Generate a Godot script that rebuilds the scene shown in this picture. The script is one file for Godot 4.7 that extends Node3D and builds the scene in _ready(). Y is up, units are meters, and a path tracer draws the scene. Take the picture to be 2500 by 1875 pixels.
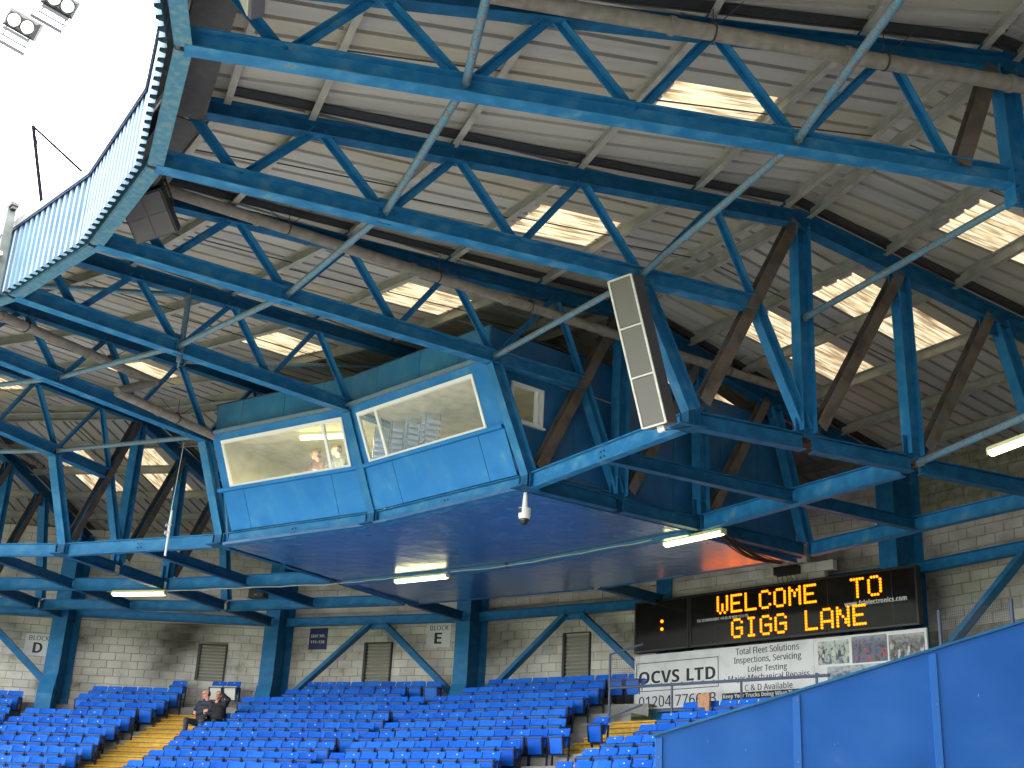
extends Node3D
# Corner of a football stand: fan of blue roof trusses round a centre on the pitch, control room, scoreboard, seats.
# Lengths below are in "units" (0.54 m); U() turns them into metres. Bay and truss numbers grow to the left of the photo.

const S := 0.54
const Y0 := 8.52                      # height of the floor frame above the pitch, metres
const DT := 0.20108                   # angle between two trusses
var rng := RandomNumberGenerator.new()
var M := {}
var taken := {}
var wear := FastNoiseLite.new()

# ---------------------------------------------------------------- geometry helpers
class Sh:
	var v := PackedVector3Array()
	var n := PackedVector3Array()
	var uv := PackedVector2Array()
	var col := PackedColorArray()
	func tri(a: Vector3, b: Vector3, c: Vector3, nn: Vector3, ua := Vector2.ZERO, ub := Vector2.ZERO, uc := Vector2.ZERO) -> void:
		if (b - a).cross(c - a).dot(nn) > 0.0:
			v.append(a); v.append(c); v.append(b)
			uv.append(ua); uv.append(uc); uv.append(ub)
		else:
			v.append(a); v.append(b); v.append(c)
			uv.append(ua); uv.append(ub); uv.append(uc)
		n.append(nn); n.append(nn); n.append(nn)
	func quad(a: Vector3, b: Vector3, c: Vector3, d: Vector3, hint: Vector3, uvs := []) -> void:
		var nn := (c - a).cross(d - b)
		if nn.length_squared() < 1e-16:
			return
		nn = nn.normalized()
		if nn.dot(hint) < 0.0:
			nn = -nn
		if uvs.is_empty():
			tri(a, b, c, nn); tri(a, c, d, nn)
		else:
			tri(a, b, c, nn, uvs[0], uvs[1], uvs[2]); tri(a, c, d, nn, uvs[0], uvs[2], uvs[3])
	func hexa(p: Array) -> void:   # p[0..3] one face in order, p[4..7] the opposite face in the same order
		var c := Vector3.ZERO
		for q in p:
			c += q
		c /= 8.0
		for f in [[0, 1, 2, 3], [4, 5, 6, 7], [0, 1, 5, 4], [1, 2, 6, 5], [2, 3, 7, 6], [3, 0, 4, 7]]:
			var m: Vector3 = (p[f[0]] + p[f[1]] + p[f[2]] + p[f[3]]) / 4.0
			quad(p[f[0]], p[f[1]], p[f[2]], p[f[3]], m - c)
	func obox(o: Vector3, x: Vector3, y: Vector3, z: Vector3) -> void:   # centre and half axes
		hexa([o - x - y - z, o + x - y - z, o + x + y - z, o - x + y - z, o - x - y + z, o + x - y + z, o + x + y + z, o - x + y + z])
	func box(o: Vector3, size: Vector3) -> void:
		obox(o, Vector3(size.x / 2, 0, 0), Vector3(0, size.y / 2, 0), Vector3(0, 0, size.z / 2))
	func bevel(o: Vector3, x: Vector3, y: Vector3, z: Vector3, b: float) -> void:   # box with chamfered long front edges (z faces out)
		var xi := x.normalized() * b
		var yi := y.normalized() * b
		var zi := z.normalized() * b
		hexa([o - x - y - z, o + x - y - z, o + x + y - z, o - x + y - z, o - x - y + z - zi, o + x - y + z - zi, o + x + y + z - zi, o - x + y + z - zi])
		hexa([o - x - y + z - zi, o + x - y + z - zi, o + x + y + z - zi, o - x + y + z - zi, o - x + xi - y + yi + z, o + x - xi - y + yi + z, o + x - xi + y - yi + z, o - x + xi + y - yi + z])
	func beam(p0: Vector3, p1: Vector3, up: Vector3, poly: PackedVector2Array) -> void:   # poly in (side, up), counter-clockwise
		var d := (p1 - p0).normalized()
		var sx := d.cross(up).normalized()
		var uy := sx.cross(d).normalized()
		var k := poly.size()
		for i in k:
			var a := poly[i]
			var b := poly[(i + 1) % k]
			var e := b - a
			var hint := sx * e.y - uy * e.x
			quad(p0 + sx * a.x + uy * a.y, p0 + sx * b.x + uy * b.y, p1 + sx * b.x + uy * b.y, p1 + sx * a.x + uy * a.y, hint)
		var t := Geometry2D.triangulate_polygon(poly)
		for i in range(0, t.size(), 3):
			for e in [[p0, -d], [p1, d]]:
				tri(e[0] + sx * poly[t[i]].x + uy * poly[t[i]].y, e[0] + sx * poly[t[i + 1]].x + uy * poly[t[i + 1]].y, e[0] + sx * poly[t[i + 2]].x + uy * poly[t[i + 2]].y, e[1])
	func tube(p0: Vector3, p1: Vector3, r: float, k := 12, r1 := -1.0) -> void:
		if r1 < 0.0:
			r1 = r
		var d := (p1 - p0).normalized()
		var sx := d.cross(Vector3.UP if absf(d.y) < 0.9 else Vector3.RIGHT).normalized()
		var uy := sx.cross(d)
		for i in k:
			var a := TAU * i / k
			var b := TAU * (i + 1) / k
			var na := sx * cos(a) + uy * sin(a)
			var nb := sx * cos(b) + uy * sin(b)
			var st := v.size()
			quad(p0 + na * r, p0 + nb * r, p1 + nb * r1, p1 + na * r1, na + nb)
			for j in range(st, v.size()):
				var rel := v[j] - p0
				var q := rel - d * rel.dot(d)
				n[j] = q.normalized()
			tri(p0, p0 + na * r, p0 + nb * r, -d)
			tri(p1, p1 + na * r1, p1 + nb * r1, d)
	func ball(c: Vector3, r: float, k := 12) -> void:
		for i in k:
			for j in k:
				var q := []
				for e in [[0, 0], [1, 0], [1, 1], [0, 1]]:
					var th: float = PI * (i + e[0]) / k
					var ph: float = TAU * (j + e[1]) / k
					q.append(Vector3(sin(th) * cos(ph), cos(th), sin(th) * sin(ph)))
				var st := v.size()
				quad(c + q[0] * r, c + q[1] * r, c + q[2] * r, c + q[3] * r, q[0] + q[1] + q[2] + q[3])
				for m in range(st, v.size()):
					n[m] = (v[m] - c).normalized()
	func path(pts: Array, r: float, k := 6) -> void:
		for i in pts.size() - 1:
			tube(pts[i], pts[i + 1], r, k)
	func mesh(off: Vector3) -> ArrayMesh:
		var a := []
		a.resize(Mesh.ARRAY_MAX)
		var w := PackedVector3Array()
		w.resize(v.size())
		for i in v.size():
			w[i] = v[i] - off
		a[Mesh.ARRAY_VERTEX] = w
		a[Mesh.ARRAY_NORMAL] = n
		a[Mesh.ARRAY_TEX_UV] = uv
		if col.size() == v.size():
			a[Mesh.ARRAY_COLOR] = col
		var m := ArrayMesh.new()
		m.add_surface_from_arrays(Mesh.PRIMITIVE_TRIANGLES, a)
		return m

func rect(w: float, h: float) -> PackedVector2Array:
	return PackedVector2Array([Vector2(-w / 2, -h / 2), Vector2(w / 2, -h / 2), Vector2(w / 2, h / 2), Vector2(-w / 2, h / 2)])

func isec(w: float, h: float, tf := 0.016, tw := 0.012) -> PackedVector2Array:
	var a := w / 2
	var b := h / 2
	var t := tw / 2
	return PackedVector2Array([Vector2(-a, -b), Vector2(a, -b), Vector2(a, -b + tf), Vector2(t, -b + tf), Vector2(t, b - tf), Vector2(a, b - tf), Vector2(a, b), Vector2(-a, b), Vector2(-a, b - tf), Vector2(-t, b - tf), Vector2(-t, -b + tf), Vector2(-a, -b + tf)])

func csec(w: float, h: float, t := 0.012) -> PackedVector2Array:
	var b := h / 2
	return PackedVector2Array([Vector2(0, -b), Vector2(w, -b), Vector2(w, -b + t), Vector2(t, -b + t), Vector2(t, b - t), Vector2(w, b - t), Vector2(w, b), Vector2(0, b)])

func lsec(w: float, t := 0.012) -> PackedVector2Array:
	return PackedVector2Array([Vector2(-w / 2, -w / 2), Vector2(w / 2, -w / 2), Vector2(w / 2, -w / 2 + t), Vector2(-w / 2 + t, -w / 2 + t), Vector2(-w / 2 + t, w / 2), Vector2(-w / 2, w / 2)])

func U(x: float, y: float, z: float) -> Vector3:
	return Vector3(x, y, z) * S

func ang(k: float) -> float:
	return -DT * (k - 2.0)

func P(k: float, r: float, y: float) -> Vector3:   # world point at truss number k, radius r, height y (units)
	return Vector3(S * r * sin(ang(k)), S * y + Y0, -S * r * cos(ang(k)))

func radial(k: float) -> Transform3D:              # local x tangential (to the right), y up, -z outward
	return Transform3D(Basis(Vector3.UP, -ang(k)), Vector3(0, Y0, 0))

func facet(k0: float, r0: float, k1: float, r1: float) -> Transform3D:   # wall plane between two points; x to the right, +z inward
	var a := P(k0, r0, 0)
	var b := P(k1, r1, 0)
	var x := (a - b).normalized()
	return Transform3D(Basis(x, Vector3.UP, x.cross(Vector3.UP)), (a + b) / 2)

func bayf(b: int, r: float) -> Transform3D:
	return facet(b, r, b + 1, r)

# ---------------------------------------------------------------- scene-tree helpers
func numbered(called: String) -> String:
	if not taken.has(called):
		taken[called] = 0
		return called
	taken[called] += 1
	return "%s_%03d" % [called, taken[called]]

func tag(o: Node, label: String, category: String, group := "") -> void:
	o.set_meta("label", label)
	o.set_meta("category", category)
	if group:
		o.set_meta("group", group)

func thing(called: String, label: String, category: String, f: Transform3D, base: Vector3, group := "") -> Node3D:
	var o := Node3D.new()
	o.name = numbered(called)
	add_child(o)
	o.transform = f.translated_local(base)
	o.set_meta("base", base)
	tag(o, label, category, group)
	return o

func part(called: String, sh: Sh, mat: Material, t: Node3D, root: Node3D = null) -> MeshInstance3D:   # root carries the base; t is the parent
	var o := MeshInstance3D.new()
	o.name = called
	var base: Vector3 = (root if root else t).get_meta("base")
	o.mesh = sh.mesh(base)
	o.material_override = mat
	t.add_child(o, true)
	return o

func single(called: String, label: String, category: String, f: Transform3D, base: Vector3, sh: Sh, mat: Material, group := "") -> MeshInstance3D:
	var o := MeshInstance3D.new()
	o.name = numbered(called)
	o.mesh = sh.mesh(base)
	o.material_override = mat
	add_child(o)
	o.transform = f.translated_local(base)
	tag(o, label, category, group)
	return o

func structure(called: String, f: Transform3D, sh: Sh, mat: Material) -> MeshInstance3D:
	var o := MeshInstance3D.new()
	o.name = numbered(called)
	o.mesh = sh.mesh(Vector3.ZERO)
	o.material_override = mat
	add_child(o)
	o.transform = f
	o.set_meta("kind", "structure")
	return o

# ---------------------------------------------------------------- materials
func noise_tex(stops: Array, freq: float, octaves := 5, seed_ := 1, size := 512, kind := FastNoiseLite.TYPE_SIMPLEX_SMOOTH) -> NoiseTexture2D:
	var t := NoiseTexture2D.new()
	t.width = size
	t.height = size
	t.seamless = true
	t.generate_mipmaps = false
	var fn := FastNoiseLite.new()
	fn.noise_type = kind
	fn.seed = seed_
	fn.frequency = freq
	fn.fractal_octaves = octaves
	t.noise = fn
	var g := Gradient.new()
	g.offsets = PackedFloat32Array(stops.map(func(s): return s[0]))
	g.colors = PackedColorArray(stops.map(func(s): return s[1]))
	t.color_ramp = g
	return t

func lin(r: float, g: float, b: float) -> Color:
	return Color(r, g, b).linear_to_srgb()

func mat(c: Color, rough := 0.7, spec := 0.5) -> StandardMaterial3D:
	var m := StandardMaterial3D.new()
	m.albedo_color = c
	m.roughness = rough
	m.metallic_specular = spec
	return m

func tmat(t: Texture2D, scale: Vector3, rough := 0.7, spec := 0.5, world := true) -> StandardMaterial3D:
	var m := StandardMaterial3D.new()
	m.albedo_texture = t
	m.uv1_triplanar = true
	m.uv1_world_triplanar = world
	m.uv1_scale = scale
	m.roughness = rough
	m.metallic_specular = spec
	return m

func glow(c: Color, e: float) -> StandardMaterial3D:
	var m := StandardMaterial3D.new()
	m.albedo_color = c
	m.emission_enabled = true
	m.emission = c
	m.emission_energy_multiplier = e
	return m

func make_materials() -> void:
	var base := Color(0.012, 0.138, 0.32)
	var c := func(k: float, w: float) -> Color: return (Color(base.r * k, base.g * k, base.b * k).lerp(Color(0.10, 0.26, 0.38), w)).linear_to_srgb()
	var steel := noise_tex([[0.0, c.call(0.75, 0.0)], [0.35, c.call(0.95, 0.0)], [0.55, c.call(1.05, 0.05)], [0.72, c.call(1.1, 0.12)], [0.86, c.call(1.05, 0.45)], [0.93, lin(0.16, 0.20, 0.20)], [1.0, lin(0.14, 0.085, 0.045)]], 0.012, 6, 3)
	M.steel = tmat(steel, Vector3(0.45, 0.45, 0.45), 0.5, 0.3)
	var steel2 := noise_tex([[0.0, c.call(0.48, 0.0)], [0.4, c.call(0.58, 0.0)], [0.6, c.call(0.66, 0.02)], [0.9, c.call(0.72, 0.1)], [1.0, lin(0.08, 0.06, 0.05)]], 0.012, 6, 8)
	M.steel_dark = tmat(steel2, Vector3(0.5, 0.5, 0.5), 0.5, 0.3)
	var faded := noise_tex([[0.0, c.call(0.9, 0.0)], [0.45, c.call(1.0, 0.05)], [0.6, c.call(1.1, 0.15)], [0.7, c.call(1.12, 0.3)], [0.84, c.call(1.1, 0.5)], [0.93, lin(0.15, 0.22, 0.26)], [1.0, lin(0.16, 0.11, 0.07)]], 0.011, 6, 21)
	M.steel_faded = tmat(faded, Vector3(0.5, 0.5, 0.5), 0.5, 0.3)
	var rusty := noise_tex([[0.0, lin(0.03, 0.15, 0.28)], [0.46, lin(0.05, 0.19, 0.31)], [0.54, lin(0.10, 0.21, 0.29)], [0.6, lin(0.14, 0.17, 0.19)], [0.66, lin(0.16, 0.10, 0.07)], [1.0, lin(0.12, 0.065, 0.045)]], 0.02, 5, 5)
	M.tube = tmat(rusty, Vector3(1.3, 1.3, 1.3), 0.6)
	var rust := noise_tex([[0.0, lin(0.04, 0.04, 0.045)], [0.4, lin(0.085, 0.065, 0.052)], [0.55, lin(0.12, 0.085, 0.062)], [0.72, lin(0.105, 0.095, 0.088)], [0.9, lin(0.07, 0.085, 0.105)], [1.0, lin(0.03, 0.09, 0.17)]], 0.010, 5, 11)
	M.rust = tmat(rust, Vector3(0.4, 0.4, 0.4), 0.8)
	var galv := noise_tex([[0.0, lin(0.20, 0.195, 0.18)], [0.5, lin(0.27, 0.265, 0.245)], [0.8, lin(0.32, 0.315, 0.29)], [1.0, lin(0.44, 0.43, 0.40)]], 0.012, 6, 14)
	M.galv = tmat(galv, Vector3(0.4, 0.4, 0.4), 0.5)
	var sheet := noise_tex([[0.0, lin(0.31, 0.303, 0.284)], [0.3, lin(0.375, 0.366, 0.346)], [0.65, lin(0.40, 0.391, 0.372)], [1.0, lin(0.435, 0.426, 0.405)]], 0.010, 6, 17)
	for k in 3:
		var ms := tmat(sheet, Vector3(0.9, 0.5, 0.11), 0.65, 0.4, false)
		ms.albedo_color = [Color(1, 1, 1), Color(0.93, 0.93, 0.94), Color(0.96, 0.94, 0.90)][k]
		ms.uv1_offset = Vector3(0.31 * k, 0, 0.17 * k)
		M["sheet%d" % k] = ms
	M.flash = tmat(noise_tex([[0.0, lin(0.032, 0.032, 0.036)], [0.6, lin(0.042, 0.042, 0.046)], [1.0, lin(0.06, 0.06, 0.062)]], 0.02, 5, 19), Vector3(0.6, 0.6, 0.6), 0.6)
	var sky := noise_tex([[0.0, lin(0.10, 0.06, 0.03)], [0.32, lin(0.34, 0.25, 0.14)], [0.48, lin(0.60, 0.485, 0.32)], [0.7, lin(0.75, 0.635, 0.44)], [1.0, lin(0.84, 0.73, 0.53)]], 0.012, 6, 23)
	var sk := tmat(sky, Vector3(1.9, 0.5, 0.15), 0.5, 0.3, false)
	sk.backlight_enabled = true
	sk.backlight = Color(0.60, 0.60, 0.60)
	M.skylight = sk
	M.pipe = tmat(noise_tex([[0.0, lin(0.13, 0.115, 0.10)], [0.45, lin(0.20, 0.18, 0.16)], [0.7, lin(0.235, 0.215, 0.195)], [1.0, lin(0.30, 0.275, 0.25)]], 0.012, 6, 27), Vector3(0.7, 0.7, 0.7), 0.7)
	var cab := noise_tex([[0.0, lin(0.010, 0.13, 0.37)], [0.4, lin(0.013, 0.155, 0.42)], [0.62, lin(0.018, 0.17, 0.44)], [0.8, lin(0.035, 0.20, 0.43)], [1.0, lin(0.10, 0.27, 0.43)]], 0.008, 6, 31)
	M.cabin = tmat(cab, Vector3(0.35, 0.35, 0.35), 0.5, 0.3)
	var teal := noise_tex([[0.0, lin(0.018, 0.13, 0.27)], [0.5, lin(0.028, 0.17, 0.33)], [0.8, lin(0.05, 0.20, 0.33)], [1.0, lin(0.12, 0.24, 0.31)]], 0.010, 6, 33)
	M.teal = tmat(teal, Vector3(0.5, 0.3, 0.5), 0.42)
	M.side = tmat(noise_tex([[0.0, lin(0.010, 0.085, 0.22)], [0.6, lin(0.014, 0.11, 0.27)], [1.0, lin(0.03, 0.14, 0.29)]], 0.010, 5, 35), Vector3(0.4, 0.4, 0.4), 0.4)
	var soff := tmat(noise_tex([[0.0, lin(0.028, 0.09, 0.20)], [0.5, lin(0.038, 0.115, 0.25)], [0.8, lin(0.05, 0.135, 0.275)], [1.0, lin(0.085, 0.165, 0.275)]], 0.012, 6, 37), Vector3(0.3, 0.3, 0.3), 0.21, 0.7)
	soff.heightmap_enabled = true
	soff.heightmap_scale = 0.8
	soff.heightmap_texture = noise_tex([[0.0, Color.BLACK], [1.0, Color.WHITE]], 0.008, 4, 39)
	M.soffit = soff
	M.fascia = tmat(noise_tex([[0.0, lin(0.040, 0.095, 0.165)], [0.5, lin(0.054, 0.12, 0.195)], [0.8, lin(0.074, 0.14, 0.205)], [1.0, lin(0.11, 0.155, 0.19)]], 0.012, 6, 41), Vector3(0.5, 0.25, 0.5), 0.5)
	M.capping = tmat(noise_tex([[0.0, lin(0.07, 0.08, 0.074)], [0.5, lin(0.10, 0.112, 0.105)], [1.0, lin(0.14, 0.15, 0.14)]], 0.015, 6, 43), Vector3(0.5, 0.5, 0.5), 0.6)
	M.edge = tmat(noise_tex([[0.0, lin(0.04, 0.14, 0.24)], [0.45, lin(0.06, 0.18, 0.28)], [0.7, lin(0.10, 0.21, 0.28)], [0.85, lin(0.16, 0.20, 0.21)], [1.0, lin(0.12, 0.08, 0.05)]], 0.02, 6, 44), Vector3(0.7, 0.7, 0.7), 0.55, 0.3)
	M.white = mat(lin(0.72, 0.72, 0.70), 0.4)
	M.offwhite = tmat(noise_tex([[0.0, lin(0.44, 0.42, 0.37)], [0.6, lin(0.6, 0.58, 0.52)], [1.0, lin(0.7, 0.68, 0.62)]], 0.02, 5, 45), Vector3(0.7, 0.7, 0.7), 0.45)
	M.black = mat(lin(0.012, 0.012, 0.014), 0.45)
	M.dark = mat(lin(0.03, 0.03, 0.035), 0.6)
	M.grille = tmat(noise_tex([[0.0, lin(0.10, 0.095, 0.085)], [0.5, lin(0.15, 0.145, 0.13)], [1.0, lin(0.22, 0.21, 0.19)]], 0.15, 3, 47), Vector3(3, 3, 3), 0.8)
	M.spkside = mat(lin(0.075, 0.07, 0.085), 0.5)
	var blk := [[0.0, lin(0.13, 0.125, 0.10)], [0.22, lin(0.46, 0.445, 0.405)], [0.5, lin(0.63, 0.612, 0.565)], [0.75, lin(0.68, 0.662, 0.615)], [1.0, lin(0.74, 0.722, 0.675)]]
	var blkt := noise_tex(blk, 0.006, 7, 51, 1024)
	for k in 4:
		var mb := tmat(blkt, Vector3(0.17, 0.17, 0.17), 0.9, 0.3)
		mb.albedo_color = [Color(1, 1, 1), Color(0.97, 0.965, 0.95), Color(0.93, 0.925, 0.92), Color(0.985, 0.975, 0.95)][k]
		M["block%d" % k] = mb
	var stn: StandardMaterial3D = M.block0.duplicate()
	stn.vertex_color_use_as_albedo = true
	M.stained = stn
	M.soot = tmat(noise_tex([[0.0, lin(0.05, 0.045, 0.035)], [0.5, lin(0.10, 0.09, 0.07)], [1.0, lin(0.22, 0.20, 0.16)]], 0.02, 5, 53), Vector3(0.5, 0.5, 0.5), 0.9, 0.3)
	M.grime = tmat(noise_tex([[0.0, lin(0.14, 0.13, 0.10)], [0.5, lin(0.24, 0.225, 0.18)], [1.0, lin(0.34, 0.32, 0.26)]], 0.015, 5, 54), Vector3(0.5, 0.5, 0.5), 0.9, 0.3)
	M.mortar = mat(lin(0.24, 0.215, 0.175), 0.95, 0.2)
	M.concrete = tmat(noise_tex([[0.0, lin(0.20, 0.195, 0.18)], [0.5, lin(0.29, 0.285, 0.27)], [1.0, lin(0.38, 0.37, 0.35)]], 0.01, 6, 55), Vector3(0.4, 0.4, 0.4), 0.9, 0.3)
	M.yellow = tmat(noise_tex([[0.0, lin(0.28, 0.17, 0.03)], [0.3, lin(0.55, 0.33, 0.035)], [0.6, lin(0.66, 0.41, 0.045)], [1.0, lin(0.72, 0.48, 0.10)]], 0.02, 6, 57), Vector3(0.8, 0.8, 0.8), 0.7)
	for k in 3:
		var ym: StandardMaterial3D = M.yellow.duplicate()
		ym.albedo_color = [Color(1, 1, 1), Color(0.9, 0.88, 0.85), Color(0.96, 0.92, 0.8)][k]
		M["yellow%d" % k] = ym
	for k in 3:
		var sc: Color = [lin(0.008, 0.125, 0.64), lin(0.014, 0.145, 0.66), lin(0.005, 0.10, 0.58)][k]
		M["seat%d" % k] = mat(sc, 0.36, 0.4)
	M.seatframe = mat(lin(0.005, 0.012, 0.04), 0.45)
	M.seatwhite = mat(lin(0.62, 0.62, 0.58), 0.4)
	M.louvre = mat(lin(0.36, 0.37, 0.345), 0.55)
	M.signwhite = tmat(noise_tex([[0.0, lin(0.52, 0.53, 0.53)], [0.5, lin(0.66, 0.67, 0.68)], [1.0, lin(0.72, 0.73, 0.74)]], 0.01, 5, 61), Vector3(0.3, 0.3, 0.3), 0.5)
	M.ink = mat(lin(0.012, 0.012, 0.016), 0.6)
	M.navy = mat(lin(0.012, 0.02, 0.12), 0.45)
	M.board = mat(lin(0.013, 0.012, 0.012), 0.12, 0.5)
	M.led = glow(Color(1.0, 0.49, 0.03), 0.34)
	M.lamp = glow(Color(1.0, 0.97, 0.70), 1.2)
	M.lampbody = mat(lin(0.62, 0.60, 0.36), 0.4)
	M.hoard = tmat(noise_tex([[0.0, lin(0.009, 0.058, 0.21)], [0.4, lin(0.013, 0.070, 0.245)], [0.7, lin(0.017, 0.081, 0.27)], [0.93, lin(0.028, 0.095, 0.285)], [1.0, lin(0.08, 0.13, 0.28)]], 0.006, 7, 65, 1024), Vector3(0.22, 0.22, 0.22), 0.55, 0.2)
	M.hoardstrip = mat(lin(0.014, 0.085, 0.29), 0.5, 0.3)
	M.chip = mat(lin(0.16, 0.20, 0.30), 0.6, 0.3)
	var gl := mat(Color(0.85, 0.95, 0.92, 0.10), 0.03)
	gl.transparency = BaseMaterial3D.TRANSPARENCY_ALPHA
	M.glass = gl
	M.room = tmat(noise_tex([[0.0, lin(0.46, 0.41, 0.31)], [0.5, lin(0.62, 0.56, 0.44)], [1.0, lin(0.72, 0.66, 0.53)]], 0.010, 5, 67), Vector3(0.4, 0.4, 0.4), 0.8)
	M.skin = mat(lin(0.56, 0.29, 0.22), 0.55)
	var pm := StandardMaterial3D.new()
	pm.vertex_color_use_as_albedo = true
	pm.roughness = 0.75
	M.person = pm
	M.wood = tmat(noise_tex([[0.0, lin(0.20, 0.09, 0.04)], [0.5, lin(0.42, 0.22, 0.11)], [1.0, lin(0.58, 0.36, 0.22)]], 0.03, 5, 71), Vector3(3, 0.5, 3), 0.7)
	M.rail = mat(lin(0.07, 0.10, 0.17), 0.5)
	M.wire = mat(lin(0.10, 0.10, 0.11), 0.6)
	M.cable = mat(lin(0.035, 0.022, 0.018), 0.6)
	M.cablewhite = mat(lin(0.5, 0.48, 0.42), 0.6)
	M.chrome = mat(lin(0.55, 0.56, 0.58), 0.25)
	M.chrome.metallic = 0.9
	M.pitch = tmat(noise_tex([[0.0, lin(0.045, 0.075, 0.022)], [1.0, lin(0.08, 0.115, 0.04)]], 0.02, 4, 73), Vector3(0.2, 0.2, 0.2), 0.95)
	M.apron = mat(lin(0.42, 0.41, 0.39), 0.9)
	M.tarmac = mat(lin(0.06, 0.06, 0.06), 0.9)

# ---------------------------------------------------------------- names of places
const BAY := {-5: "fifth bay beyond the right edge", -4: "fourth bay beyond the right edge", 9: "first bay beyond the left edge", 10: "second bay beyond the left edge", -3: "third bay beyond the right edge", -2: "second bay beyond the right edge", -1: "first bay beyond the right edge", 0: "bay at the top right corner", 1: "bay under the upper grey pipe", 2: "bay right of the tall grey speaker", 3: "right half of the control room", 4: "left half of the control room", 5: "first bay left of the control room", 6: "second bay left of the control room", 7: "third bay left of the control room", 8: "fourth bay left of the control room"}
const TRUSS := {-2: "third beyond the right edge", -1: "second beyond the right edge", 0: "just beyond the top right corner", 1: "below the upper grey pipe", 2: "behind the tall grey speaker", 3: "at the right end of the control room", 4: "between the control room windows", 5: "at the left end of the control room", 6: "one bay left of the control room", 7: "cut by the left edge", 8: "beyond the left edge"}

# ---------------------------------------------------------------- roof structure
const JT := {"D": [23.5, 2.98], "N1": [25.31, 3.05], "A": [28.84, 3.14], "N3": [32.37, 3.27], "B": [35.99, 3.40], "H": [39.67, 3.53], "U0": [23.9, 4.52], "U1": [27.01, 4.90], "U2": [30.57, 5.27], "U3": [34.13, 5.69], "U4": [38.33, 6.20], "E": [41.22, 6.56], "F": [45.06, 5.96], "G": [48.64, 5.44], "X": [56.4, 4.25], "C": [37.57, 0.0], "L1": [41.3, 0.084], "L2": [45.15, 0.17], "L3": [50.65, 0.294]}

func fy(r: float) -> float:   # the floor frame falls slightly towards the pitch
	return (r - 37.57) * 0.0225

func J(n: String, dx := 0.0, dy := 0.0) -> Vector3:
	return U(dx, JT[n][1] + dy, -JT[n][0])

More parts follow.
